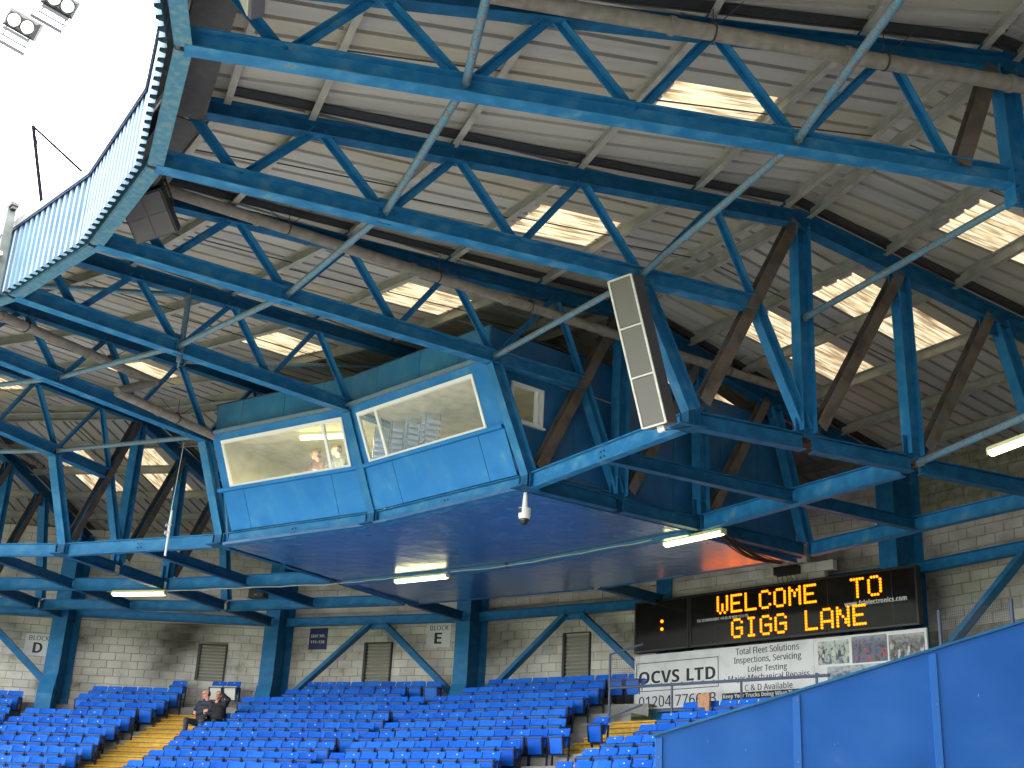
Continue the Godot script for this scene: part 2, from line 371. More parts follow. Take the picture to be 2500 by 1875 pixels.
func build_truss(full: bool) -> Node3D:
	var f := radial(2)
	var t := thing("roof_truss", "", "roof truss", f, J("C"))
	t.set_meta("base", J("C"))
	var cs := isec(0.19, 0.19)
	var up := Vector3.UP
	var sh := Sh.new()
	sh.beam(J("D", 0, -0.02), J("H", 0, 0.0) + (Vector3.ZERO if full else U(0, 0.06, -1.65)), up, isec(0.20, 0.235))
	part("bottom_chord", sh, M.steel_faded, t)
	sh = Sh.new()
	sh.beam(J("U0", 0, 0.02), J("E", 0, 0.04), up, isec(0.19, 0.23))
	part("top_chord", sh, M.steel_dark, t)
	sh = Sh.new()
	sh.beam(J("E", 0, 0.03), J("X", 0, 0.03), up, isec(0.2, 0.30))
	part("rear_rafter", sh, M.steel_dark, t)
	for e in [["U0", "N1"], ["N1", "U1"], ["U1", "A"], ["A", "U2"], ["U2", "N3"], ["N3", "U3"], ["U3", "B"], ["B", "U4"], ["U4", "H"]]:
		sh = Sh.new()
		var a := J(e[0], 0.03)
		var b := J(e[1], 0.03)
		var d := (b - a).normalized()
		sh.beam(a + d * 0.05, b - d * 0.05, Vector3(1, 0.25, 0), lsec(0.095, 0.014))
		part("web_brace", sh, M.steel, t)
	if not full:
		short_end(t)
		cleats(t)
		return t
	sh = Sh.new()
	sh.beam(J("B", 0, -0.16), J("C", 0, 0.03), Vector3(0, 0, 1), isec(0.19, 0.22))
	part("front_post", sh, M.steel_faded, t)
	sh = Sh.new()   # short bracket under the front post
	sh.beam(J("C", 0, 0.03), J("C", 0, -0.42), Vector3(0, 0, 1), isec(0.17, 0.2))
	sh.box(J("C", 0, -0.46) + U(0, 0, 0.1), Vector3(0.30, 0.02, 0.42))
	part("post_foot", sh, M.steel_dark, t)
	sh = Sh.new()
	sh.beam(J("H"), J("L1", -0.02, 0.1), Vector3(0, 0.2, 1), isec(0.17, 0.18))
	part("inclined_post", sh, M.steel, t)
	sh = Sh.new()
	sh.beam(J("E", 0, -0.15) + U(0, 0, -0.12), J("L1", 0, 0.05), Vector3(0, 0, 1), isec(0.21, 0.26))
	part("ridge_post", sh, M.steel, t)
	sh = Sh.new()
	sh.beam(J("F", 0, -0.2), J("L2", 0, 0.05), Vector3(0, 0, 1), isec(0.2, 0.26))
	part("rear_post", sh, M.steel, t)
	sh = Sh.new()
	sh.beam(J("G", 0, -0.2) + U(0, 0, -0.4), J("L3", 0, 0.05), Vector3(0, 0, 1), isec(0.2, 0.24))
	part("rear_post", sh, M.steel, t)
	for e in [["E", "C", -0.2, 0.32], ["F", "L1", -0.1, 0.42], ["G", "L2", -0.1, 0.42]]:
		sh = Sh.new()
		var a := J(e[0], 0.0, -0.1) + U(0, 0, -e[2] * 0.5)
		var b := J(e[1], 0.0, 0.26) + U(0, 0, -e[3])
		sh.beam(a, b, Vector3(1, 0, 0), rect(0.012, 0.15))
		var dg := part("diagonal_web", sh, M.steel_dark, t)
		for s in [-1.0, 1.0]:
			sh = Sh.new()
			sh.beam(a + Vector3(s * 0.082, 0, 0), b + Vector3(s * 0.082, 0, 0), Vector3(1, 0, 0), rect(0.19, 0.014))
			part("rusty_flange", sh, M.rust, dg, t)
	for e in [["E", -0.35, 0.5], ["F", -0.35, 0.85], ["G", -0.35, 0.85], ["L1", 0.25, 0.7], ["L2", 0.25, 0.8], ["A", 0.1, 0.35]]:
		sh = Sh.new()
		var c := J(e[0], 0, e[1])
		sh.box(c, Vector3(0.024, 0.36, e[2] * S))
		var gp := part("gusset_plate", sh, M.steel_dark if e[0] != "A" else M.steel, t)
		sh = Sh.new()
		for i in 3:
			for j in 2:
				sh.tube(c + Vector3(-0.03, -0.1 + 0.09 * i, -0.12 + 0.2 * j), c + Vector3(0.03, -0.1 + 0.09 * i, -0.12 + 0.2 * j), 0.014, 6)
		part("bolts", sh, M.steel_dark, gp, t).set_meta("kind", "stuff")
	cleats(t)
	# floor beams of the frame
	var seg := [["C", "L1", 0.0], ["L1", "L2", 0.0], ["L2", "L3", 0.0]]
	for e in seg:
		sh = Sh.new()
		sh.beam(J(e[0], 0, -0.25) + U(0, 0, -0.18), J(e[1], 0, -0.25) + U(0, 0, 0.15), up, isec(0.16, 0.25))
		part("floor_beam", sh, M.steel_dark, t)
	sh = Sh.new()
	sh.beam(J("L3", 0, -0.25) + U(0, 0, -0.1), U(0, fy(55.5) - 0.25, -55.5), up, isec(0.15, 0.25))
	part("column_beam", sh, M.steel_dark, t)
	return t

func short_end(t: Node3D) -> void:   # the trusses right of the control frame stop at the ridge post
	var sh := Sh.new()
	sh.beam(J("E", 0, -0.1) + U(0, 0, -0.1), U(0, 2.9, -41.4), Vector3(0, 0, 1), isec(0.21, 0.26))
	part("ridge_post", sh, M.steel, t)
	sh = Sh.new()
	sh.beam(J("E", 0, -0.15) + U(0, 0, 0.25), J("H", 0, 0.1) + U(0, 0, -0.25), Vector3(1, 0, 0), isec(0.20, 0.17))
	part("rusty_diagonal", sh, M.rust, t)

func cleats(t: Node3D) -> void:
	var sh: Sh
	for r in [23.9, 26.9, 30.55, 34.12, 37.75, 40.85]:   # purlin cleats on the top chord
		sh = Sh.new()
		var y: float = 4.90 + 0.1224 * (r - 27.01) + 0.22
		sh.box(U(0.0, y + 0.17, -r), Vector3(0.19, 0.17, 0.012))
		sh.box(U(0, y + 0.04, -r + 0.08), Vector3(0.19, 0.012, 0.12))
		part("purlin_cleat", sh, M.steel_dark, t)

func roof_y(r: float, off := 0.0) -> float:
	return (4.74 + 0.1224 * (r - 27.01) if r < 41.22 else 6.48 - 0.1496 * (r - 41.22)) + off

const TAN := 0.1009   # tan(DT / 2)
const COS := 0.99495

func build_roof_bay(b: int) -> void:
	var f := radial(b + 0.5)
	var base := U(0, roof_y(41.2, 0.72), -41.2 * COS)
	var t := thing("roof_bay", "corrugated roof bay with skylights, " + BAY[b], "roof", f, base, "corrugated roof bays between the trusses")
	var pitch := 0.6173
	var h := 0.095
	var prof := [[0.0, 0.0], [0.475, 0.0], [0.492, h], [0.60, h], [0.6173, 0.0]]
	var per := 3           # ribs per sheet
	var smax := int(ceil(57.0 * TAN / (per * pitch))) + 1
	for slope in 2:
		var x0 := 23.3 if slope == 0 else 41.25
		var x1 := 41.25 if slope == 0 else 57.6
		for s in range(-smax, smax):
			var w0 := s * per * pitch + (0.68 if slope == 0 else 0.87)
			var sky_x := []
			if slope == 0 and s == -1:
				sky_x = [34.75, 37.78]
			if slope == 1 and (s == -2 or s == 0):
				sky_x = [45.2, 50.42]
			for sec in 3:
				if sky_x.is_empty() and sec > 0:
					continue
				var a := x0
				var e := x1
				if sky_x.size():
					a = [x0, sky_x[0], sky_x[1]][sec]
					e = [sky_x[0], sky_x[1], x1][sec]
				var sh := Sh.new()
				for i in per:
					for q in 4:
						var wa: float = w0 + i * pitch + prof[q][0]
						var wb: float = w0 + i * pitch + prof[q + 1][0]
						var ya: float = prof[q][1]
						var yb: float = prof[q + 1][1]
						var la := maxf(a, absf(wa) / TAN)
						var lb := maxf(a, absf(wb) / TAN)
						if la >= e and lb >= e:
							continue
						la = minf(la, e)
						lb = minf(lb, e)
						sh.quad(U(wa, roof_y(la, 0.72 + ya), -la * COS), U(wb, roof_y(lb, 0.72 + yb), -lb * COS), U(wb, roof_y(e, 0.72 + yb) if slope == 0 or e < 57 else roof_y(e, 0.72 + yb), -e * COS), U(wa, roof_y(e, 0.72 + ya), -e * COS), Vector3.DOWN)
				if sh.v.is_empty():
					continue
				if sec == 1:
					part("skylight_sheet", sh, M.skylight, t)
				else:
					part("roof_sheet", sh, M["sheet%d" % posmod(s * 2 + slope + b, 3)], t)
	# purlins
	for r in [24.9, 26.9, 30.55, 34.12, 37.75, 40.85, 41.75, 44.6, 47.3, 50.25, 53.05, 55.6]:
		var sh := Sh.new()
		var hw: float = r * TAN * COS - 0.06
		var y := roof_y(r, 0.53)
		sh.beam(U(-hw, y, -r * COS), U(hw, y, -r * COS), Vector3.UP, csec(0.09, 0.215, 0.010))
		part("purlin", sh, M.galv, t)
	# sag rods between purlins at mid bay
	for e in [[24.9, 26.9, 0.0], [26.9, 30.55, 0.25], [30.55, 34.12, -0.1], [34.12, 37.75, 0.2], [37.75, 40.85, -0.05], [41.75, 44.6, 0.2], [44.6, 47.3, -0.2], [47.3, 50.25, 0.1], [50.25, 53.05, -0.1]]:
		var sh := Sh.new()
		sh.tube(U(e[2], roof_y(e[0], 0.42), -e[0] * COS), U(e[2] + 0.15, roof_y(e[1], 0.42), -e[1] * COS), 0.010, 6)
		part("sag_rod", sh, M.dark, t)
	# ridge cap underside and dark closers along both trusses
	var sh := Sh.new()
	sh.obox(U(0, roof_y(41.2, 0.86), -41.25 * COS), U(41.9 * TAN, 0, 0), U(0, 0.012, 0), U(0, 0, 0.6))
	part("ridge_cap", sh, M.galv, t)
	for sd in [-1.0, 1.0]:
		for e in [[24.9, 41.3], [41.2, 57.3]]:
			sh = Sh.new()
			var a := U(sd * (e[0] * TAN * COS - 0.02), roof_y(e[0], 0.66), -e[0] * COS)
			var c := U(sd * (e[1] * TAN * COS - 0.02), roof_y(e[1], 0.66), -e[1] * COS)
			var wv := U(-sd * (0.30 if sd < 0 else 0.06), 0, 0)
			sh.hexa([a, a + wv, c + wv, c, a + U(0, 0.03, 0), a + wv + U(0, 0.03, 0), c + wv + U(0, 0.03, 0), c + U(0, 0.03, 0)])
			part("gap_closer", sh, M.flash, t)
			if sd > 0:
				sh = Sh.new()
				var hy := 0.85
				a = U(e[0] * TAN * COS, roof_y(e[0] - 0.1 if e[0] > 41 else e[0], hy), -e[0] * COS)
				c = U(e[1] * TAN * COS, roof_y(e[1], hy), -e[1] * COS)
				var w2 := U(0.35, 0, 0)
				sh.hexa([a - w2, a + w2, c + w2, c - w2, a - w2 + U(0, 0.03, 0), a + w2 + U(0, 0.03, 0), c + w2 + U(0, 0.03, 0), c - w2 + U(0, 0.03, 0)])
				part("hip_cover", sh, M.flash, t)
	# eaves gutter behind the fascia
	sh = Sh.new()
	for e in [[24.35, 4.55, 0.02, 0.75], [23.95, 4.2, 0.42, 0.03], [23.55, 4.55, 0.02, 0.75]]:
		sh.obox(U(0, e[1], -e[0] * COS), U(e[0] * TAN * COS - 0.05, 0, 0), U(0, e[3] / 2, 0), U(0, 0, e[2]))
	part("gutter", sh, M.flash, t)

func build_fascia(b: int) -> void:
	var f := bayf(b, 23.2)
	var hw := 23.2 * sin(DT / 2)
	var t := thing("fascia", "pale blue corrugated fascia length, " + BAY[b], "fascia", f, U(0, 2.8, 0), "corrugated fascia lengths along the roof edge")
	var count := 14
	var p := 2.0 * hw / count
	var per := 7
	for g in 2:
		var sh := Sh.new()
		for i in range(g * per, g * per + per):
			var x := -hw + i * p
			var pr := [[0.0, 0.0], [0.38, 0.0], [0.5, 0.13], [0.88, 0.13], [1.0, 0.0]]
			for q in 4:
				sh.quad(U(x + pr[q][0] * p, 2.72, pr[q][1]), U(x + pr[q + 1][0] * p, 2.72, pr[q + 1][1]), U(x + pr[q + 1][0] * p, 4.72, pr[q + 1][1]), U(x + pr[q][0] * p, 4.72, pr[q][1]), Vector3(0, 0, 1))
		part("cladding_sheet", sh, M.fascia, t)
	var sh := Sh.new()
	sh.box(U(0, 4.86, -0.02), Vector3(2 * hw * S + 0.01, 0.02, 0.24))
	sh.box(U(0, 4.76, 0.19), Vector3(2 * hw * S + 0.03, 0.13, 0.016))
	part("capping", sh, M.capping, t)
	sh = Sh.new()
	sh.box(U(0, 4.63, 0.165), Vector3(2 * hw * S + 0.02, 0.03, 0.012))
	part("drip_flashing", sh, M.navy, t)
	sh = Sh.new()
	sh.box(U(0, 2.77, -0.30), Vector3(2 * (hw - 0.05) * S, 0.014, 0.17))
	sh.box(U(0, 2.93, -0.13), Vector3(2 * (hw - 0.05) * S, 0.16, 0.014))
	part("edge_angle", sh, M.edge, t)

func build_ring(b: int, r: float, label: String, group: String, m: Material, mids: bool) -> void:
	var f := bayf(b, r)
	var hw := r * sin(DT / 2)
	f.origin.y += fy(r) * S
	var t := thing("ring_beam", label + ", " + BAY[b], "steel beam", f, U(0, -0.25, 0), group)
	var sh := Sh.new()
	sh.beam(U(-hw + 0.28, -0.25, 0), U(hw - 0.28, -0.25, 0), Vector3.UP, isec(0.14, 0.27 if r != 45.0 else 0.30, 0.014, 0.010))
	part("beam", sh, m, t)
	for s in [-1.0, 1.0]:
		sh = Sh.new()
		sh.box(U(s * (hw - 0.27), -0.25, 0), Vector3(0.014, 0.24, 0.16))
		for i in 3:
			sh.tube(U(s * (hw - 0.27), -0.42 + 0.17 * i, 0.1), U(s * (hw - 0.20), -0.42 + 0.17 * i, 0.1), 0.013, 6)
		part("end_plate", sh, M.steel_dark, t)
	if mids:
		sh = Sh.new()
		for i in 2:
			for j in 2:
				sh.tube(U(-0.08 + 0.16 * i, -0.33 + 0.16 * j, 0.0), U(-0.08 + 0.16 * i, -0.33 + 0.16 * j, 0.045), 0.016, 6)
		part("bolts", sh, M.dark, t).set_meta("kind", "stuff")

func ready_tube(k0: float, r0: float, y0: float, k1: float, r1: float, y1: float, rad: float, label: String) -> void:
	var a := P(k0, r0, y0)
	var b := P(k1, r1, y1)
	var sh := Sh.new()
	var d := (b - a).normalized()
	sh.tube(a + d * 0.06 - a, b - d * 0.06 - a, rad, 14)
	for e in [[d * 0.05, 1], [b - a - d * 0.05, -1]]:
		sh.box(e[0], Vector3(0.16, 0.14, 0.02))
	single("tie_tube", label, "steel tube", Transform3D(Basis(), a), Vector3.ZERO, sh, M.tube, "round tie tubes between the trusses")

func pipe(k: float, pts: Array, rad: float, label: String, hooks: Array) -> void:
	var f := radial(k)
	var q := []
	for p in pts:
		q.append(U(p[2] if p.size() > 2 else 0.0, p[1], -p[0]))
	var t := thing("drain_pipe", label, "pipe", f, q[0], "grey drain pipes under the roof")
	var sh := Sh.new()
	for i in q.size() - 1:
		sh.tube(q[i], q[i + 1], rad, 16)
		if i > 0:
			sh.ball(q[i], rad * 1.08, 10)
	part("pipe_run", sh, M.pipe, t)
	for h in hooks:
		var seg := 0
		while seg < pts.size() - 2 and pts[seg + 1][0] < h:
			seg += 1
		var u: float = (h - pts[seg][0]) / (pts[seg + 1][0] - pts[seg][0])
		var c: Vector3 = q[seg].lerp(q[seg + 1], u)
		var d: Vector3 = (q[seg + 1] - q[seg]).normalized()
		sh = Sh.new()
		sh.tube(c - d * 0.03, c + d * 0.03, rad + 0.018, 14)
		part("pipe_collar", sh, M.pipe, t)
		sh = Sh.new()
		for w in [-0.32, 0.0, 0.3]:
			sh.tube(c + d * 0.5 + Vector3(0, 0.06, 0), c + d * (0.5 + w) + Vector3(w * 0.6, 0.42 - absf(w) * 0.2, 0), 0.006, 5)
		sh.box(c + d * 0.5 + Vector3(0, rad + 0.02, 0), Vector3(0.05, 0.06, 0.07))
		sh.tube(c + d * 0.5 - Vector3(0, 0, 0.01), c + d * 0.5 + Vector3(0, 0, 0.01), rad + 0.012, 14)
		part("pipe_hanger", sh, M.dark, t)

# ---------------------------------------------------------------- walls
func wall_ends(b: int) -> Array:
	var r := {7: 55.0, 8: 54.0, 9: 54.0}
	return [r.get(mini(b, 9), 57.45), r.get(mini(b + 1, 9), 57.45)]

func build_wall(b: int) -> void:
	var e := wall_ends(b)
	var f := facet(b, e[0], b + 1, e[1])
	var hw: float = (P(b, e[0], 0) - P(b + 1, e[1], 0)).length() / 2 / S
	var ymin := -7.0
	var ymax := 4.87
	var t := thing("back_wall", "painted block back wall, " + BAY[b], "wall", f, U(0, ymin, -0.3), "back wall lengths between the blue columns")
	var sh := Sh.new()
	sh.hexa([U(-hw, ymin, -0.5), U(hw, ymin, -0.5), U(hw, ymax, -0.5), U(-hw, ymax, -0.5), U(-hw, ymin, -0.02), U(hw, ymin, -0.02), U(hw, ymax, -0.02), U(-hw, ymax, -0.02)])
	part("mortar_bed", sh, M.mortar, t)
	if b < 0 or b > 7:
		sh = Sh.new()
		sh.hexa([U(-hw, ymin, -0.015), U(hw, ymin, -0.015), U(hw, ymax, -0.015), U(-hw, ymax, -0.015), U(-hw, ymin, 0), U(hw, ymin, 0), U(hw, ymax, 0), U(-hw, ymax, 0)])
		part("render_coat", sh, M.block0, t)
		return
	var bw := 0.8333
	var bh := 0.41667
	var gap := 0.022
	var rest := Sh.new()
	var soot_rest := Sh.new()
	var shared := {}
	var named := 0
	var lv: Array = {6: [1.12, 2.66, -2.8, -0.9], 5: [-0.85, 0.78, -2.7, -0.70], 4: [-0.79, 0.74, -2.72, -0.63]}.get(b, [])
	var row := 0
	var y := ymin
	while y < ymax - 0.1:
		var x := -hw + (-bw / 2 if row % 2 else 0.0)
		while x < hw:
			var xa := maxf(x, -hw)
			var xb := minf(x + bw, hw)
			x += bw
			if xb - xa < 0.1:
				continue
			var cuts := [[xa, xb]]
			if lv.size() and y + bh > lv[2] and y + bh * 0.6 < lv[3] and xb > lv[0] and xa < lv[1]:
				cuts = []
				if lv[0] - xa > 0.08:
					cuts.append([xa, lv[0]])
				if xb - lv[1] > 0.08:
					cuts.append([lv[1], xb])
			for cxy in cuts:
				var w: float = cxy[1] - cxy[0] - gap
				var hh := bh - gap
				var cx: float = (cxy[0] + cxy[1]) / 2
				var cy := y + bh / 2
				var mat_ := "block%d" % rng.randi_range(0, 3)
				var stained := (b == 6 and cx > -3.6 and cx < 3.4 and cy > -3.4) or (b == 4 and cx < -1.6 and cy > -3.2) or b <= 2 or cy > 0.5
				var seen := cy < 0.95 and cy > -5.2 and not (b == 3 and cy < -0.2) and b >= 2
				if b == 2:
					seen = cy > -2.2 and cy < 2.6
				if seen and named < 300:
					named += 1
					var key := "%.2f" % w
					if stained:
						key = "%d %.2f %.2f" % [b, cx, cy]
					if not shared.has(key):
						var bs := Sh.new()
						bs.bevel(Vector3.ZERO, U(w / 2, 0, 0), U(0, hh / 2, 0), U(0, 0, 0.02), 0.004)
						if stained:
							for p in bs.v:
								bs.col.append(soot(b, p.x / S + cx, p.y / S + cy))
						shared[key] = bs.mesh(Vector3.ZERO)
					var o := MeshInstance3D.new()
					o.name = "block"
					o.mesh = shared[key]
					o.material_override = M["stained" if stained else mat_]
					o.position = U(cx, cy, rng.randf_range(-0.004, 0.004)) - t.get_meta("base")
					t.add_child(o, true)
				else:
					rest.bevel(U(cx, cy, rng.randf_range(-0.004, 0.004)), U(w / 2, 0, 0), U(0, hh / 2, 0), U(0, 0, 0.02), 0.004)
		y += bh
		row += 1
	if rest.v.size():
		var o := part("far_blocks", rest, M.grime if b <= 2 else M.block2, t)
		o.set_meta("kind", "stuff")
	if b == 6:
		sh = Sh.new()
		sh.beam(U(-hw + 0.3, 0.14, 0.05), U(0.1, 0.20, 0.05), Vector3.UP, rect(0.05, 0.05))
		sh.beam(U(0.1, 0.20, 0.05), U(hw - 0.6, 0.34, 0.05), Vector3.UP, rect(0.05, 0.05))
		part("wall_ledge", sh, M.block2, t)

func soot(b: int, x: float, y: float) -> Color:   # old smoke and damp stains on the blocks
	var d := 0.0
	if b == 6:
		var p := Vector2((x - 0.45) / 2.1, (y - 0.15) / 0.85)
		d = maxf(d, 0.85 * exp(-p.length_squared()))
		p = Vector2((x + 0.0) / 1.6, (y + 0.8) / 1.0)
		d = maxf(d, 1.15 * exp(-p.length_squared()))
		p = Vector2((x + 0.25 - 0.45 * (y + 1.6)) / 1.45, (y + 1.9) / 1.5)
		d = maxf(d, 0.85 * exp(-p.length_squared()))
		p = Vector2((x + 0.5) / 2.6, (y + 1.3) / 1.8)
		d = maxf(d, 0.4 * exp(-p.length_squared()))
	elif b == 4:
		var p := Vector2((x + 4.4) / 1.5, (y + 0.8) / 1.4)
		d = 0.8 * exp(-p.length_squared())
		p = Vector2((x + 4.6) / 2.2, (y - 0.9) / 0.8)
		d = maxf(d, 0.6 * exp(-p.length_squared()))
	elif b <= 2:
		d = 0.35
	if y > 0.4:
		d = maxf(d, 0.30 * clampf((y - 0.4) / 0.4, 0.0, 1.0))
	var k := wear.get_noise_2d(x * 60.0 + b * 300.0, y * 60.0) * 0.5
	d = clampf(d * (1.0 + k), 0.0, 0.93)
	return Color(1.0, 1.0, 1.0).lerp(Color(0.05, 0.042, 0.03), d)

func build_column(k: int) -> void:
	var f := radial(k)
	var r0 := 55.6 if k < 7 else (53.2 if k == 7 else 52.4)
	var r1 := 57.38 if k < 7 else (54.9 if k == 7 else 54.0)
	var names := {2: "right of the scoreboard mostly hidden by the dark frame", 3: "behind the right-hand end of the scoreboard", 4: "behind the left-hand end of the scoreboard", 5: "right of the BLOCK E sign", 6: "left of the SEAT NO. sign", 7: "covering part of the BLOCK D sign"}
	var t := thing("steel_column", "tall blue steel column " + names.get(k, "out of sight beyond the %s, %s along" % ["left edge" if k > 7 else "right edge", ORD[absi(k)]]), "column", f, U(0, -5.2, -r0), "blue columns along the back wall")
	var sh := Sh.new()
	sh.beam(U(0, -5.5, -(r0 + r1) / 2), U(0, 4.6, -(r0 + r1) / 2), Vector3(0, 0, 1), isec(0.44, (r1 - r0) * S, 0.03, 0.02))
	part("shaft", sh, M.steel, t)
	sh = Sh.new()
	sh.hexa([U(-0.43, -4.1, -r0 + 0.26), U(0.43, -4.1, -r0 + 0.26), U(0.43, -3.15, -r0 + 0.03), U(-0.43, -3.15, -r0 + 0.03), U(-0.43, -4.1, -r0 + 0.30), U(0.43, -4.1, -r0 + 0.30), U(0.43, -3.12, -r0 + 0.07), U(-0.43, -3.12, -r0 + 0.07)])
	sh.hexa([U(-0.43, -5.2, -r0 + 0.26), U(0.43, -5.2, -r0 + 0.26), U(0.43, -4.1, -r0 + 0.26), U(-0.43, -4.1, -r0 + 0.26), U(-0.43, -5.2, -r0 + 0.30), U(0.43, -5.2, -r0 + 0.30), U(0.43, -4.1, -r0 + 0.30), U(-0.43, -4.1, -r0 + 0.30)])
	part("base_haunch", sh, M.steel, t)

func wall_steel(b: int) -> void:
	var e := wall_ends(b)
	var off := 0.95
	var f := facet(b, e[0], b + 1, e[1])
	var hw: float = (P(b, e[0], 0) - P(b + 1, e[1], 0)).length() / 2 / S
	var sh := Sh.new()
	var yy := 0.30 if b != 7 else 0.20
	sh.beam(U(-hw + 0.5, yy, off), U(hw - 0.5, yy, off), Vector3.UP, isec(0.15, 0.24, 0.014, 0.01))
	single("tie_beam", "blue tie beam on the block wall, " + BAY[b], "steel beam", f, U(0, yy, off), sh, M.steel, "tie beams between the wall columns")
	if b == 6:
		return
	var t := thing("wall_brace", "inverted V of blue wall braces, " + BAY[b], "brace", f, U(0, 0.1, off), "V braces on the back wall")
	sh = Sh.new()
	sh.box(U(0.37, 0.02, off), Vector3(0.62, 0.22, 0.02))
	for i in 4:
		sh.tube(U([-0.1, 0.05, 0.7, 0.85][i], [0.02, -0.12, -0.12, 0.02][i], off), U([-0.1, 0.05, 0.7, 0.85][i], [0.02, -0.12, -0.12, 0.02][i], off + 0.08), 0.022, 6)
	part("gusset_plate", sh, M.steel, t)
	for s in [-1.0, 1.0]:
		sh = Sh.new()
		sh.beam(U(0.37 + s * 0.4, 0.0, off + 0.1), U(0.37 + s * 5.2 - 0.1, -4.05, off + 0.1), Vector3(0, 0, 1), csec(0.10, 0.24, 0.012) if s < 0 else lsec(0.2, 0.014))
		part("brace_leg", sh, M.steel, t)

func build_louvre(b: int, x0: float, x1: float, y0: float, y1: float, label: String) -> void:
	var e := wall_ends(b)
	var f := facet(b, e[0], b + 1, e[1])
	var t := thing("louvre", label, "vent", f, U((x0 + x1) / 2, y0, 0), "metal louvre vents in the back wall")
	var sh := Sh.new()
	sh.box(U((x0 + x1) / 2, (y0 + y1) / 2, -0.10), Vector3((x1 - x0) * S, (y1 - y0) * S, 0.02))
	part("backing", sh, M.black, t)
	sh = Sh.new()
	sh.box(U(x0 + 0.07, (y0 + y1) / 2, 0.03), Vector3(0.075, (y1 - y0) * S, 0.13))
	sh.box(U(x1 - 0.03, (y0 + y1) / 2, 0.03), Vector3(0.032, (y1 - y0) * S, 0.13))
	sh.box(U((x0 + x1) / 2, y1 - 0.02, 0.03), Vector3((x1 - x0) * S, 0.022, 0.14))
	part("frame", sh, M.dark, t)
	var nn := 11
	for i in nn:
		sh = Sh.new()
		var yc := y0 + (y1 - y0) * (i + 0.5) / nn
		var hh := (y1 - y0) / nn * 0.36
		sh.hexa([U(x0 + 0.14, yc + hh, -0.08), U(x1 - 0.06, yc + hh, -0.08), U(x1 - 0.06, yc + hh + 0.02, -0.08), U(x0 + 0.14, yc + hh + 0.02, -0.08), U(x0 + 0.14, yc - hh, 0.07), U(x1 - 0.06, yc - hh, 0.07), U(x1 - 0.06, yc - hh + 0.02, 0.07), U(x0 + 0.14, yc - hh + 0.02, 0.07)])
		part("slat", sh, M.louvre, t)

# ---------------------------------------------------------------- terrace and seats
const ROW0 := 55.5
const ROWD := 1.28
const FLOOR0 := -4.45
const RISE := 0.535

func floor_y(i: float) -> float:
	return FLOOR0 - RISE * i

func build_terrace() -> void:
	var sh := Sh.new()
	for b in range(-6, 12):
		var f := radial(b + 0.5)
		for i in range(-1 if b > 3 else 1, 17):   # no top rows beyond the cage
			var ra := ROW0 - ROWD * i + 0.22
			var rb := ra - ROWD
			var y := floor_y(maxi(i, 0)) + (0.0 if i >= 0 else 0.02)
			if i == -1:
				ra = 58.0
				rb = ROW0 + 0.22
			if b <= 3 and i == 1:   # lower landing in front of the advertising board
				ra = 58.0
				rb = ROW0 - ROWD * 2 + 0.22
				y = floor_y(2) + 0.004
			var a := ra * sin(DT / 2)
			var c := rb * sin(DT / 2)
			sh.quad(f * U(-a, y, -ra * COS), f * U(a, y, -ra * COS), f * U(c, y, -rb * COS), f * U(-c, y, -rb * COS), Vector3.UP)
			sh.quad(f * U(-c, y, -rb * COS), f * U(c, y, -rb * COS), f * U(c, y - RISE, -rb * COS), f * U(-c, y - RISE, -rb * COS), f.basis.z)
		var re := ROW0 - ROWD * 16 + 0.22 - ROWD
		var q := re * sin(DT / 2)
		sh.quad(f * U(-q, floor_y(16), -re * COS), f * U(q, floor_y(16), -re * COS), f * U(q, floor_y(16) - 5.0, -re * COS), f * U(-q, floor_y(16) - 5.0, -re * COS), f.basis.z)
	structure("terrace", Transform3D(), sh, M.concrete)

